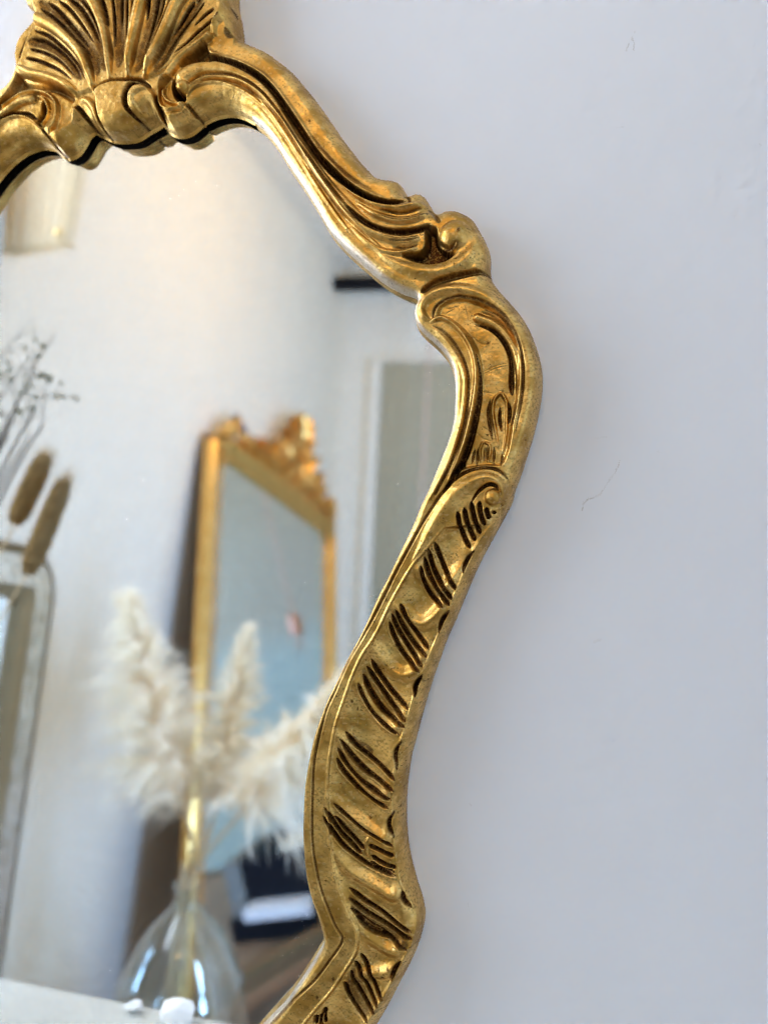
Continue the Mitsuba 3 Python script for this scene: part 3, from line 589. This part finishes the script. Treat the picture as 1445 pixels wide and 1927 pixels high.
# --- setting
put('wall', box(XL - .1, XR + .1, 0, .1, ZFL, ZC + .1), 'wall_paint', False, 'white painted wall behind the carved gilt mirror', kind='structure')
put('side_wall', box(XL - .1, XL, YF, -.002, ZFL, ZC + .1), 'plain_paint', False, 'white side wall seen in the glass', kind='structure')
put('right_wall', box(XR, XR + .1, YF, -.002, ZFL, ZC + .1), 'plain_paint', False, kind='structure')
put('far_wall', box(XL - .1, XR + .1, YF - .1, YF, ZFL, ZC + .1), 'plain_paint', False, 'far wall with the door seen in the glass', kind='structure')
put('ceiling', box(XL - .001, XR + .001, YF - .001, .001, ZC, ZC + .1), 'ceiling_paint', False, kind='structure')
put('floor', box(XL - .001, XR + .001, YF - .001, .001, ZFL - .1, ZFL), 'floor_wood', False, kind='structure')

# --- windows: the daylight
def window(key, c, ax, w, h, rad, label):
    """a lit window flat on a wall: centre c, ax = (across, out of the wall)"""
    u, o = np.array(ax[0], float), np.array(ax[1], float); z = np.array([0, 0, 1.0]); c = np.array(c)
    q = np.array([c + o * .004 + u * a * w / 2 + z * b * h / 2 for a, b in ((-1, -1), (1, -1), (1, 1), (-1, 1))])
    f = np.array([[0, 1, 2], [0, 2, 3]]) if np.cross(u, z) @ o > 0 else np.array([[0, 2, 1], [0, 3, 2]])
    scene[key + '__pane'] = mikit.ply((q, f), 'window_light', emitter={'type': 'area', 'radiance': rgb(*rad)})
    for i, (a, b, ww, hh) in enumerate(((-w / 2 - .025, 0, .05, h + .1), (w / 2 + .025, 0, .05, h + .1), (0, -h / 2 - .025, w, .05), (0, h / 2 + .025, w, .05), (0, 0, w, .03))):
        cc = c + u * a + z * b + o * .02; e = np.abs(u) * ww / 2 + np.abs(o) * .019 + z * hh / 2
        scene[key + '__frame' + (f'_{i:03d}' if i else '')] = mikit.ply(box(cc[0] - e[0], cc[0] + e[0], cc[1] - e[1], cc[1] + e[1], cc[2] - e[2], cc[2] + e[2]), 'gloss_white')
    tag(key, label, 'window')
window('window', (1.05, 0, 1.05), ((1, 0, 0), (0, -1, 0)), .8, .9, WIN_NEAR, 'low bright window in the mirror wall right of the carved gilt mirror')
window('window_001', (XL, -.41, 1.62), ((0, 1, 0), (1, 0, 0)), .52, 1.05, WIN_SIDE, 'bright window in the side wall by the corner, next to the carved gilt mirror')
gc = [-.22, -1.42, 2.28]  # globe added out of view to warm the upper side wall
scene['fill_globe__globe'] = mikit.ply(trimesh.creation.icosphere(3, .10).apply_translation(gc), 'window_light', smooth=True, emitter={'type': 'area', 'radiance': rgb(*FILL_GLOBE)})
put('fill_globe__cord', tube([[*gc[:2], gc[2] + .1], [*gc[:2], ZC]], .004, 8, .2), 'plain_paint')
tag('fill_globe', 'unseen globe added under the ceiling as warm fill light', 'lamp')

# --- white mantel shelf under the mirror, with small stones on its edge
put('mantel_shelf', box(-.53, .62, -.2, -.003, .862, .9, .004), 'gloss_white', False, 'white painted mantel shelf crossing the bottom of the glass', 'shelf')
def stone(key, u, v, y, r, label, seed):
    m = trimesh.creation.icosphere(3, r); vv = np.array(m.vertices)
    vv *= (1 + .5 * (meshkit.noise(vv / r * 1.3, seed) - .5))[:, None]; vv *= [1.5, 1, .85]
    h = trimesh.convex.convex_hull(vv[np.random.default_rng(seed).choice(len(vv), 26, False)])
    c = hy(u, v, y); c[2] = .9 - h.vertices[:, 2].min(); h.apply_translation(c); put(key, h, 'stone_white', False, label, 'stone')
stone('white_stone', 333, 1885, -.185, .0125, 'larger white stone on the mantel shelf in front of the glass bottle', 3)
stone('white_stone_001', 256, 1880, -.188, .0065, 'smaller white stone on the mantel shelf left of the larger stone', 5)

# --- door in the far wall, white casing
dx0, dx1, dz = -.797, .62, 2.105
put('door__leaf', box(dx0 + .004, dx1 - .004, YF + .001, YF + .03, ZFL + .01, dz - .004), 'door_enamel', False)
for i, b in enumerate((box(dx0 - .055, dx0, YF + .001, YF + .05, ZFL, dz + .02, .004), box(dx1, dx1 + .055, YF + .001, YF + .05, ZFL, dz + .02, .004), box(dx0, dx1, YF + .001, YF + .05, dz, dz + .02, .004))):
    put('door__casing' + (f'_{i:03d}' if i else ''), b, 'plain_paint', False)
put('door__handle', tube([[dx1 - .09, YF + .03, 1.0], [dx1 - .09, YF + .07, 1.0], [dx1 - .2, YF + .07, 1.0]], .009), 'brass')
tag('door', 'wide grey green door with pale teal lower half in white casing on the far wall', 'door')

# --- copper pendant in front of the door
pc = np.array([-.515, -2.70])
put('pendant_lamp__cord', tube([[*pc, ZC - .012], [*pc, 1.01]], .0065, 12, .2), 'cord_beige')
put('pendant_lamp__ceiling_rose', lathe([[0, -.03], [.045, -.03], [.05, -.012], [.05, -.001], [0, -.001]], [*pc, ZC]), 'copper')
put('pendant_lamp__socket', lathe([[0, 0], [.028, 0], [.031, .01], [.031, .075], [.02, .09], [0, .09]], [*pc, .931]), 'copper')
a_ = np.linspace(-np.pi / 2, np.pi / 2 - .35, 20)
put('pendant_lamp__bulb', lathe(np.column_stack([np.maximum(.048 * np.cos(a_), 0), .048 * np.sin(a_)]), [*pc, .884]), 'bulb_glass', True)
put('pendant_lamp__filament', tube([[pc[0] - .012, pc[1], 0.880], [pc[0] - .006, pc[1], 0.905], [pc[0], pc[1], 0.880], [pc[0] + .006, pc[1], 0.905], [pc[0] + .012, pc[1], 0.880]], .0022, 6), 'copper')
tag('pendant_lamp', 'copper pendant lamp with bare clear bulb hanging in front of the door', 'lamp')

# --- black spotlight rail under the ceiling
c0, c1 = hy(622, 534, -2.9), hy(720, 538, -2.9)
put('spotlight_rail__rail', box(c0[0], c1[0] + .5, -2.93, -2.87, c0[2] - .03, c0[2] + .025, .003), 'black_satin', False)
put('spotlight_rail__rod', tube([[c1[0] + .2, -2.9, c0[2] + .02], [c1[0] + .2, -2.9, ZC]], .008), 'black_satin')
put('spotlight_rail__rod_001', tube([[c1[0] + .45, -2.9, c0[2] + .02], [c1[0] + .45, -2.9, ZC]], .008), 'black_satin')
tag('spotlight_rail', 'black spotlight rail hanging under the ceiling by the far wall', 'lamp')

# --- cream wall lamp, lit
lc = np.array([-.925, -.77])
q0, q1 = hy(142, 320, -.75), hy(121, 452, -.75)
zt, zb = 2.10, q1[2] - .004
def shade_pt(s, t, rr=0):      # s across, t up: a ribbed shade that widens upwards
    x = XL + .012 + s * ((q1[0] + .004) + (q0[0] - q1[0]) * t * (zt - zb) / (q0[2] - q1[2]) - XL - .012)
    return x
ns, nt = 73, 121
sh = []
for t in np.linspace(0, 1, nt):
    for s in np.linspace(0, 1, ns):
        rib = .006 * abs(math.sin(s * 6 * math.pi)) ** .6
        rib += .0025 * abs(math.sin(t * 40 * math.pi)) ** .5
        rc = .012 * (1 - min(1, (1 - s) / .10)) ** 2 * (1 - min(1, t / .12)) if t < .12 else 0
        sh.append([shade_pt(s, t) - rc * .5, -.75 - rib, zb + (zt - zb) * t + rc - .016 * (1 - s) * (1 - t)])
i, j = np.meshgrid(np.arange(nt - 1), np.arange(ns - 1), indexing='ij'); k = i * ns + j
shm = trimesh.Trimesh(np.array(sh), np.vstack([np.stack([k, k + 1, k + ns + 1], -1).reshape(-1, 3), np.stack([k, k + ns + 1, k + ns], -1).reshape(-1, 3)]), process=False)
back = shm.copy(); back.vertices = np.array(back.vertices) * [1, 1, 1] - [0, .022, 0]
xe0, xe1 = shade_pt(1, 0), shade_pt(1, 1)
sd = trimesh.Trimesh([[xe0, -.75, zb], [xe0, -.772, zb], [xe1, -.772, zt], [xe1, -.75, zt]], [[0, 1, 2], [0, 2, 3]], process=False)
put('wall_lamp__shade', cat_([shm, back, sd]), 'shade_cloth', 25)
put('wall_lamp__rim', cat_([tube([[XL + .012, -.748, zb - .016], [xe0, -.748, zb]], .0018, 8), tube([[xe0, -.748, zb], [xe0, -.772, zb]], .0025, 8), tube([[xe0, -.748, zb], [xe1, -.748, zt]], .002, 8)]), 'old_brass')
put('wall_lamp__knob', trimesh.creation.icosphere(3, .008).apply_translation([xe0 - .007, -.736, zb + .013]), 'brass', True)
put('wall_lamp__wall_plate', box(XL + .001, XL + .012, -.85, -.74, zb + .05, zt - .05), 'brass', False)
bl = trimesh.creation.icosphere(2, .018).apply_translation([-.955, -.80, zb + .16])
scene['wall_lamp__bulb'] = mikit.ply(bl, 'window_light', smooth=True, emitter={'type': 'area', 'radiance': rgb(*LAMP)})
tag('wall_lamp', 'lit cream wall lamp with ribbed shade and brass knob at upper left', 'lamp')

# --- big bright gilt mirror leaning in the room: a = across, b = down, c = out of its face
OP, OE, OV = hy(385, 828, -1.58), None, None
OE = hy(621, 1008, -2.55) - OP; OW = np.linalg.norm(OE); OE /= OW
OV = np.array([.130, .290, -.948]); OV -= OE * (OV @ OE); OV /= np.linalg.norm(OV)
ON = np.cross(OV, OE); ON *= np.sign(ON[0])
def om(v): v = np.asarray(v, float); return OP + v[:, :1] * OE + v[:, 1:2] * OV + v[:, 2:] * ON
def omesh(m): m = m.copy(); m.vertices = om(np.array(m.vertices)); return m
OH_, RW = 1.50, .060
def rail(pts, w, t, bev=.012):
    """a moulded strip along the line: hollow outside, roll inside"""
    pts = np.array(pts, float)
    prof = np.array([[0, 0], [0, t * .55], [w * .12, t * .8], [w * .3, t], [w * .5, t * .92], [w * .62, t * .6], [w * .8, t * .55], [w * .9, t * .62], [w, t * .4], [w, 0]])
    dr0 = pts[1:] - pts[:-1]; dr0 /= np.linalg.norm(dr0, axis=1, keepdims=True)
    nr = np.column_stack([-dr0[:, 1], dr0[:, 0]]); vs = []
    for i in range(len(pts)):
        a = nr[max(i - 1, 0)]; b = nr[min(i, len(nr) - 1)]; m = a + b; m /= m @ a
        vs.append(np.column_stack([pts[i] + prof[:, :1] * m, prof[:, 1]]))
    k = len(prof); f = []
    for i in range(len(pts) - 1):
        for j in range(k):
            a, b, c, d = i * k + j, i * k + (j + 1) % k, (i + 1) * k + (j + 1) % k, (i + 1) * k + j
            f += [[a, b, c], [a, c, d]]
    for e0 in (0, (len(pts) - 1) * k): f += [[e0, e0 + j, e0 + j + 1] for j in range(1, k - 1)]
    m = trimesh.Trimesh(np.vstack(vs), f, process=False); m.fix_normals(); return m
ch = .085
put('leaning_gilt_mirror__left_post', omesh(rail([[0, OH_], [0, 0]], RW, .034)), 'bright_gilt', 40)
put('leaning_gilt_mirror__right_post', omesh(rail([[OW, 0], [OW, OH_]], RW, .034)), 'bright_gilt', 40)
put('leaning_gilt_mirror__bottom_rail', omesh(rail([[OW, OH_], [0, OH_]], .10, .047)), 'brown_wood', 40)
put('leaning_gilt_mirror__top_rail', omesh(rail([[.02, .002], [.02 + ch * .5, -.055], [.5 * OW, -.06], [OW - .02 - ch * .5, -.055], [OW - .02, .002]], .085, .038)), 'bright_gilt', 40)
for i, b in enumerate((OH_ - .088, OH_ - .052)):
    put('leaning_gilt_mirror__dark_line' + (f'_{i:03d}' if i else ''), omesh(tube([[.02, b, .030], [OW * .5, b, .030], [OW - .02, b, .030]], .013 - .003 * i, 10, .1)), 'dark_edge', True)
put('leaning_gilt_mirror__backboard', omesh(box(.012, OW - .012, -.03, OH_ - .015, -.012, .001)), 'brown_wood', False)
gp = shapely.Polygon([[RW - .01, OH_ - .09], [OW - RW + .01, OH_ - .09], [OW - RW + .01, .0], [OW - RW - .03, .02], [RW + .03, .02], [RW - .01, .0]])
g_ = trimesh.creation.extrude_polygon(gp, .004, engine='earcut'); g_.apply_translation([0, 0, .006])
put('leaning_gilt_mirror__glass', omesh(g_), 'silvering', False)
bd = []
for s in (RW + .003, OW - RW - .003):
    for b in np.arange(.03, OH_ - .11, .0115): bd.append(trimesh.creation.icosphere(1, .0052).apply_translation([s, b, .026]))
put('leaning_gilt_mirror__beading', omesh(cat_(bd)), 'bright_gilt', True, kind='stuff')
# crest: leaves and scrolls on the top rail
def spiral(c, r0, r1, a0, a1, n=26):
    t = np.linspace(0, 1, n); r = r0 + (r1 - r0) * t; a = np.radians(a0 + (a1 - a0) * t)
    return np.column_stack([c[0] + r * np.cos(a), c[1] - r * np.sin(a), np.full(n, .035)])
def leaf(p0, p1, w, bend, lift=.02):
    p0, p1 = np.array(p0), np.array(p1); d = p1 - p0; L = np.linalg.norm(d); d /= L; nn = np.array([-d[1], d[0]])
    v, f, n = [], [], 9
    for i in range(n):
        t = i / (n - 1); c = p0 + d * L * t + nn * bend * math.sin(t * math.pi * .9) ; ww = w * math.sin(math.pi * min(1, t * .92 + .08)) ** .7
        for s in (-1, -.5, 0, .5, 1): v.append([*(c + nn * ww * s), .03 + lift * math.sin(t * 2.2) + .012 * (1 - abs(s)) ** 1.2])
        for s in (1, -1): v.append([*(c + nn * ww * s), .012])
    for i in range(n - 1):
        for j in range(7):
            a, b = i * 7 + j, i * 7 + (j + 1) % 7; f += [[a, b, b + 7], [a, b + 7, a + 7]]
    return trimesh.Trimesh(v, f, process=False)
mid = OW * .65
cr = []
def bead_(x, y, r): cr.append(trimesh.creation.icosphere(2, r).apply_scale([1, 1, .7]).apply_translation([x, y, .045]))
for s in (-1, 1):
    X = lambda x: mid + s * x * (.82 if s > 0 else 1.25)
    def S_(c, r0, r1, a0, a1, rad):
        q = spiral((0, 0), r0, r1, a0, a1); q[:, 0] = X(c[0] + q[:, 0]); q[:, 1] += c[1]; cr.append(tube(q, rad, 8, .008))
    S_((.075, -.125), .050, .012, 210, -330, [.010, .009, .006]); S_((.185, -.095), .036, .008, 190, -330, [.009, .008, .005]); S_((.05, -.225), .040, .009, 260, -280, [.009, .008, .005])
    for p0, p1, w, b in (((.02, -.08), (.012, -.19), .010, .006), ((.10, -.09), (.155, -.19), .011, .014), ((.12, -.07), (.215, -.155), .010, .014), ((.20, -.06), (.31, -.115), .010, .012), ((.27, -.055), (.38, -.085), .009, .01),
                         ((.03, -.22), (.105, -.30), .010, -.014), ((.02, -.25), (.06, -.345), .010, -.01), ((.085, -.17), (.145, -.245), .009, -.01), ((.0, -.26), (.012, -.36), .009, .0)):
        cr.append(leaf((X(p0[0]), p0[1]), (X(p1[0]), p1[1]), w, b * s))
    for x, y, r in ((.04, -.095, .014), (.125, -.08, .013), (.235, -.075, .012), (.30, -.068, .010), (.025, -.185, .012)): bead_(X(x), y, r)
bead_(mid, -.10, .020); bead_(mid, -.265, .012)
half = [(.44, -.045), (.36, -.075), (.27, -.088), (.20, -.135), (.14, -.15), (.11, -.225), (.07, -.25), (.045, -.32), (0, -.335)]
pl = shapely.Polygon([(mid + x * .82 * (1 if x < .4 else .94), y) for x, y in half] + [(mid - x * 1.2, y) for x, y in half[::-1]] + [(mid - .50, -.02), (mid + .33, -.02)]).buffer(.012).buffer(-.006)
for x, y, r in ((.075, -.125, .030), (.185, -.095, .022), (.05, -.225, .022), (.275, -.065, .012), (.125, -.175, .012), (.0, -.20, .018), (.0, -.145, .012)):
    for s in (-1, 1): pl = pl.difference(shapely.Point(mid + s * x * (.82 if s > 0 else 1.25), y).buffer(r))
pm = [trimesh.creation.extrude_polygon(g, .022, engine='earcut').apply_translation([0, 0, .008]) for g in getattr(pl, 'geoms', [pl])]
cr += pm
for x, y, r in ((.065, -.060, .018), (.10, -.066, .016), (.135, -.064, .015), (.17, -.066, .014), (.205, -.064, .013), (.245, -.066, .014), (OW - .09, -.06, .014)): bead_(x, y, r)
cr.append(leaf((.05, -.03), (.105, -.115), .018, .012)); cr.append(leaf((OW - .06, -.05), (OW - .12, -.12), .018, .01))
put('leaning_gilt_mirror__crest', omesh(cat_(cr)), 'bright_gilt', 40)
tag('leaning_gilt_mirror', 'tall bright gilt mirror with leafy crest leaning by the side wall behind the pampas grass', 'mirror')
# small dark bird on its top corner
bp = np.array([[.150, -.098, .03]])
bm = [trimesh.creation.icosphere(2, .022).apply_scale([1.5, .8, .8]), trimesh.creation.icosphere(2, .013).apply_translation([-.028, -.022, 0]), trimesh.creation.cone(.006, .016, sections=8).apply_transform(trimesh.transformations.rotation_matrix(-np.pi / 2, [0, 1, 0])).apply_translation([-.038, -.022, 0]),
      leaf((.02, .0), (.075, .028), .010, 0, 0).apply_translation([0, 0, -.03])]
b_ = cat_(bm); b_.apply_translation(bp[0] + [0, .0, .0]); put('bird_ornament', omesh(b_), 'dark_blue', 40, 'small dark blue ornament perched on the crest of the leaning gilt mirror', 'ornament')

# --- low stool with glass bottle and three pampas stems
put('low_stool__seat', box(-.70, -.44, -.885, -.635, .365, .40, .006), 'brown_wood', False)
for i, (x, y) in enumerate(((-.68, -.865), (-.46, -.865), (-.68, -.655), (-.46, -.655))):
    put('low_stool__leg' + (f'_{i:03d}' if i else ''), box(x - .015, x + .015, y - .015, y + .015, ZFL, .3645), 'brown_wood', False)
tag('low_stool', 'small brown wooden stool under the glass bottle', 'stool')
vb = np.array([-.566, -.76, .402])
prof = np.array([[0, .0], [.06, .0], [.092, .008], [.109, .035], [.115, .07], [.112, .11], [.103, .155], [.086, .197], [.064, .238], [.041, .266], [.026, .284], [.0185, .300], [.0195, .318], [.023, .325]])
pi_ = np.column_stack([np.maximum(prof[:, 0] - .0028, 0), np.maximum(prof[:, 1], .004)])[::-1]
def fine(q, n): 
    s = np.r_[0, np.cumsum(np.linalg.norm(np.diff(q, axis=0), axis=1))]
    from scipy.interpolate import PchipInterpolator
    k = np.linspace(0, s[-1], n); return np.column_stack([np.maximum(PchipInterpolator(s, q[:, 0])(k), 0), PchipInterpolator(s, q[:, 1])(k)])
put('glass_bottle', lathe(np.vstack([fine(prof, 60), fine(pi_, 60)]), vb, 72), 'clear_glass', True, 'clear glass demijohn bottle holding the pampas grass', 'bottle')
neck = vb + [0, 0, .31]
rb = np.random.default_rng(4)
for i in range(8):
    a0 = vb + [*rb.normal(0, .026, 2), .014]; a1 = vb + [*rb.normal(0, .0055, 2), .30]; a2 = a1 + (a1 - a0) * rb.uniform(.08, .28)
    put('dry_stalk_bundle__stalk' + (f'_{i:03d}' if i else ''), tube([a0, a1, a2], [.0027, .0024, .002], 7, .012), 'straw')
tag('dry_stalk_bundle', 'bundle of short tan stalks standing inside the glass bottle', 'dried stalks')
def pampas(key, tip, base, wid, label, seed, n=3800, droop=1.0, side=(0, 0, 0)):
    r = np.random.default_rng(seed)
    tip, base = np.array(tip), np.array(base)
    foot = vb + [r.uniform(-.03, .03), r.uniform(-.03, .03), .012]
    put(key + '__stem', tube([foot, neck + r.uniform(-.004, .004, 3) * [1, 1, 0], base, base * .45 + tip * .55 + np.array(side) * .3, tip], [.0042, .0038, .0034, .002, .0008], 7, .012), 'straw')
    from scipy.interpolate import make_interp_spline
    ax = make_interp_spline([0, .5, 1], np.array([base, base * .45 + tip * .55 + np.array(side) * .3, tip]), k=2)
    L = np.linalg.norm(tip - base); down = np.array([0, 0, -1.0])
    V_, F_, U_ = [], [], []
    d = tip - base; d /= L
    a = np.cross(d, [0, 1, .1]); a /= np.linalg.norm(a); b = np.cross(d, a)
    sd_ = np.array(side, float)
    nb = n // 46
    for bi in range(nb):
        t = .09 + (bi + r.random()) / nb * .90
        an = bi * 2.399 + r.normal(0, .4)
        rad = np.cos(an) * a + np.sin(an) * b
        Lb = wid * (1.3 - .85 * t) * r.uniform(.7, 1.2) * min(1, .62 + t * 4)
        d0 = rad * r.uniform(.55, 1.0) * (1 - .6 * t ** 3) + d * (r.uniform(.45, 1.0) + .7 * t ** 3); d0 /= np.linalg.norm(d0)
        s8 = np.linspace(0, 1, 9)[:, None]
        br = ax(t) + d0 * s8 * Lb + (down * droop * .8 + sd_ * 5) * s8 ** 2.1 * Lb * r.uniform(.35, .9)
        for fi in range(46):
            u = r.uniform(.02, .97); k8 = u * 8; i8 = int(k8); root = br[i8] + (br[min(i8 + 1, 8)] - br[i8]) * (k8 - i8)
            tg = br[min(i8 + 1, 8)] - br[max(i8 - 1, 0)]; tg /= np.linalg.norm(tg)
            dn = tg + r.normal(0, .5, 3); dn /= np.linalg.norm(dn)
            ln = Lb * (.42 - .16 * u) * r.uniform(.6, 1.2)
            s4 = np.linspace(0, 1, 4)[:, None]
            pth = root + dn * s4 * ln + down * s4 ** 2 * ln * .25
            wv = np.cross(dn, r.normal(size=3)); wv /= np.linalg.norm(wv) + 1e-9
            ww = .0008 * (1 - .75 * s4) * r.uniform(.7, 1.3)
            k = len(V_) * 8
            V_.append(np.vstack([pth + wv * ww, pth - wv * ww])); U_.append(np.tile(np.clip(.25 + .6 * u + s4.ravel() * .3, 0, 1), 2))
            for j in range(3): F_ += [[k + j, k + j + 1, k + 5 + j], [k + j, k + 5 + j, k + 4 + j]]
    uvs = np.concatenate(U_)
    scene[key + '__plume'] = mikit.ply(trimesh.Trimesh(np.vstack(V_), F_, process=False), 'plume_fibre', smooth=False, uv=np.column_stack([uvs, uvs * 0]))
    tag(key, label, 'pampas grass', 'pampas stems in the glass bottle')
pampas('pampas_stem', hy(258, 1140, -.78), hy(362, 1585, -.76), .120, 'broad leftmost pampas plume, leaning left in the glass bottle', 1, 12500, .8, (-.03, 0, 0))
pampas('pampas_stem_001', hy(466, 1195, -.86), hy(398, 1560, -.79), .074, 'slim upright pampas plume, the middle one in the glass bottle', 2, 9500, .5)
pampas('pampas_stem_002', hy(655, 1262, -.74), hy(424, 1565, -.74), .10, 'pampas plume arching right behind the carved frame', 3, 11500, 1.0, (.01, 0, -.01))

# --- black appliance on the floor, seen twice reflected
ax0 = -2.30
put('black_appliance__body', box(-.64, -.25, ax0 - .32, ax0, -.052, .163, .008), 'black_satin', False)
put('black_appliance__base', box(-.64, -.155, ax0 - .32, ax0 + .02, ZFL, -.054, .006), 'black_satin', False)
put('black_appliance__tray', box(-.56, -.272, ax0 + .001, ax0 + .085, -.040, .004, .003), 'tray_white', False)
put('black_appliance__lid', box(-.63, -.43, ax0 - .28, ax0 - .01, .1645, .192, .004), 'cream_paint', False)
put('black_appliance__dial', trimesh.creation.annulus(.013, .021, .01, sections=40).apply_transform(trimesh.transformations.rotation_matrix(np.pi / 2, [1, 0, 0])).apply_translation([-.543, ax0 + .004, .084]), 'grey_paint', 30)
tag('black_appliance', 'black box shaped appliance with round dial and white tray behind the pampas stems', 'appliance')
put('grey_box', box(-.246, -.172, ax0 - .3, ax0 + .005, -.0535, .150, .003), 'grey_paint', False, 'grey box standing beside the black appliance', 'box')

# --- arched silver mirror at the left edge
sy0, sy1, sz0, sz1 = -.89, -.36, .42, 1.262
def arch(inset, n=14):
    y0, y1, z0, z1, r = sy0 + inset, sy1 - inset, sz0 + inset, sz1 - inset, max(.105 - inset, .02)
    p = [[y0, z0], [y1, z0], [y1, z1 - r]] + [[y1 - r + r * math.cos(a), z1 - r + r * math.sin(a)] for a in np.linspace(0, np.pi / 2, n)] + [[y0 + r - r * math.sin(a), z1 - r + r * math.cos(a)] for a in np.linspace(0, np.pi / 2, n)]
    return np.array(p)
def ring(i0, i1, h0, h1, d0=0):
    A, B = arch(i0), arch(i1); n = len(A)
    v = np.vstack([np.column_stack([np.full(n, XL + .004 + d0), A]), np.column_stack([np.full(n, XL + .004 + h0), A]), np.column_stack([np.full(n, XL + .004 + h1), B]), np.column_stack([np.full(n, XL + .004 + d0), B])])
    f = []
    for k in range(4):
        for i in range(n):
            a, b = k * n + i, k * n + (i + 1) % n; c, d = ((k + 1) % 4) * n + (i + 1) % n, ((k + 1) % 4) * n + i; f += [[a, b, c], [a, c, d]]
    return trimesh.Trimesh(v, f, process=False)
tilt = trimesh.transformations.rotation_matrix(math.radians(8.), [1, 0, 0], [XL, sy0, .8])
for nm, m, mt in (('outer_edge', ring(0, .018, .024, .030), 'dark_edge'), ('frame', ring(.0185, .075, .030, .036), 'aged_silver'), ('bead', ring(.0755, .100, .034, .026), 'old_brass')):
    m.apply_transform(tilt); put('arched_silver_mirror__' + nm, m, mt, 35)
gl2 = trimesh.creation.extrude_polygon(shapely.Polygon(arch(.100)), .004, engine='earcut')
gv2 = np.array(gl2.vertices); gl2 = trimesh.Trimesh(np.column_stack([XL + .012 + gv2[:, 2], gv2[:, 0], gv2[:, 1]]), gl2.faces, process=False); gl2.apply_transform(tilt)
put('arched_silver_mirror__glass', gl2, 'silvering', False)
tag('arched_silver_mirror', 'worn silver mirror with rounded top at the left edge behind dried flowers', 'mirror')

# --- dried flowers in a vase on the mantel shelf
fv = np.array([-.495, -.075, .9])
put('ceramic_vase', lathe([[0, .0], [.03, .0], [.042, .02], [.045, .05], [.03, .09], [.018, .12], [.021, .14], [.017, .14], [.014, .12], [.025, .088], [.036, .05], [.03, .01], [0, .008]], fv, 48), 'stone_white', True, 'small white vase holding the dried flowers on the mantel shelf', 'vase')
mouth = fv + [0, 0, .135]
def foxtail(key, p_lo, p_hi, y, w, label, seed):
    a, b = hy(*p_lo, y), hy(*p_hi, y - .01)
    m = tube([a, a * .75 + b * .25, a * .5 + b * .5, a * .25 + b * .75, b], [w * .55, w * .9, w, w, w * 1.02, w, w * .97, w * .88, w * .55], 22, .0012)
    v = np.array(m.vertices); v += np.random.default_rng(seed).normal(0, w * .07, v.shape); v += (meshkit.noise(v * 160, seed)[:, None] - .5) * w * .35 * np.array([1, 1, .3]); m.vertices = v
    put(key + '__head', m, 'cattail', False)
    r = np.random.default_rng(seed); V_, F_ = [], []
    for i in range(1800):
        t = r.uniform(0, 1); c = a + (b - a) * t; dr_v = r.normal(size=3); dr_v /= np.linalg.norm(dr_v); e = c + dr_v * w * r.uniform(1.1, 1.9) + (b - a) * .12
        s_ = np.cross(dr_v, r.normal(size=3)); s_ *= (.0004 / np.linalg.norm(s_)); k = len(V_) * 3
        V_.append([c + s_, c - s_, e]); F_.append([k, k + 1, k + 2])
    put(key + '__bristles', trimesh.Trimesh(np.vstack(V_), F_, process=False), 'straw', False, kind='stuff')
    put(key + '__stem', tube([mouth, mouth * .5 + a * .5 + [-.01, 0, .02], a, a * .5 + b * .5], .0011, 6), 'straw')
    tag(key, label, 'dried flower')
foxtail('dried_foxtail', (52, 1080), (122, 905), -.40, .0125, 'plump brown foxtail head, the nearer and lower of the two at left', 11)
foxtail('dried_foxtail_001', (28, 985), (86, 858), -.42, .0130, 'brown foxtail head with a notch, the upper left one of the two', 12)
r_ = np.random.default_rng(21)
tw, buds = [], []
def twig(p, d, L, rad, lev):
    n = 5; q = [np.array(p)]
    for i in range(n): d = d + r_.normal(0, .16, 3); d /= np.linalg.norm(d); q.append(q[-1] + d * L / n)
    tw.append(tube(q, [rad, rad * .6], 5, .004))
    if lev < 3:
        for i in range(2 + (lev < 2)):
            k = r_.integers(2, n + 1); dd = d + r_.normal(0, .55, 3); dd /= np.linalg.norm(dd); twig(q[k], dd, L * r_.uniform(.45, .7), rad * .6, lev + 1)
    else:
        if r_.random() < .7: buds.append(trimesh.creation.icosphere(1, r_.uniform(.0018, .0040)).apply_translation(q[-1]))
for (u, v) in ((30, 780), (66, 770), (5, 740), (50, 830), (-30, 760), (15, 820), (40, 745), (-10, 700), (80, 800)):
    e = hy(u, v, -.46); tw.append(tube([mouth, mouth * .5 + e * .5 + [-.03, 0, .01], e], [.0020, .0016], 6, .01)); d = e - mouth; d /= np.linalg.norm(d); twig(e, d + [.12 + r_.normal(0, .2), 0, .2 + r_.normal(0, .2)], .055, .0009, 1)
e = hy(58, 720, -.46); twig(e, np.array([.15, 0, 1.0]), .075, .0013, 3)
put('dried_twig_spray__twigs', cat_(tw), 'grey_twig', True, kind='stuff')
put('dried_twig_spray__buds', cat_(buds), 'bud_green', True, kind='stuff')
tag('dried_twig_spray', 'airy grey twig spray with tiny buds above the brown foxtails', 'dried flower')
# floor box that carries the near corner of the leaning mirror
qc = om(np.array([[.04, OH_ + .002, .02]]))[0]
put('wooden_block', box(qc[0] - .07, qc[0] + .05, qc[1] - .06, qc[1] + .06, ZFL + .001, qc[2] - .004), 'brown_wood', False, 'brown wooden block under the near corner of the leaning gilt mirror', 'block')
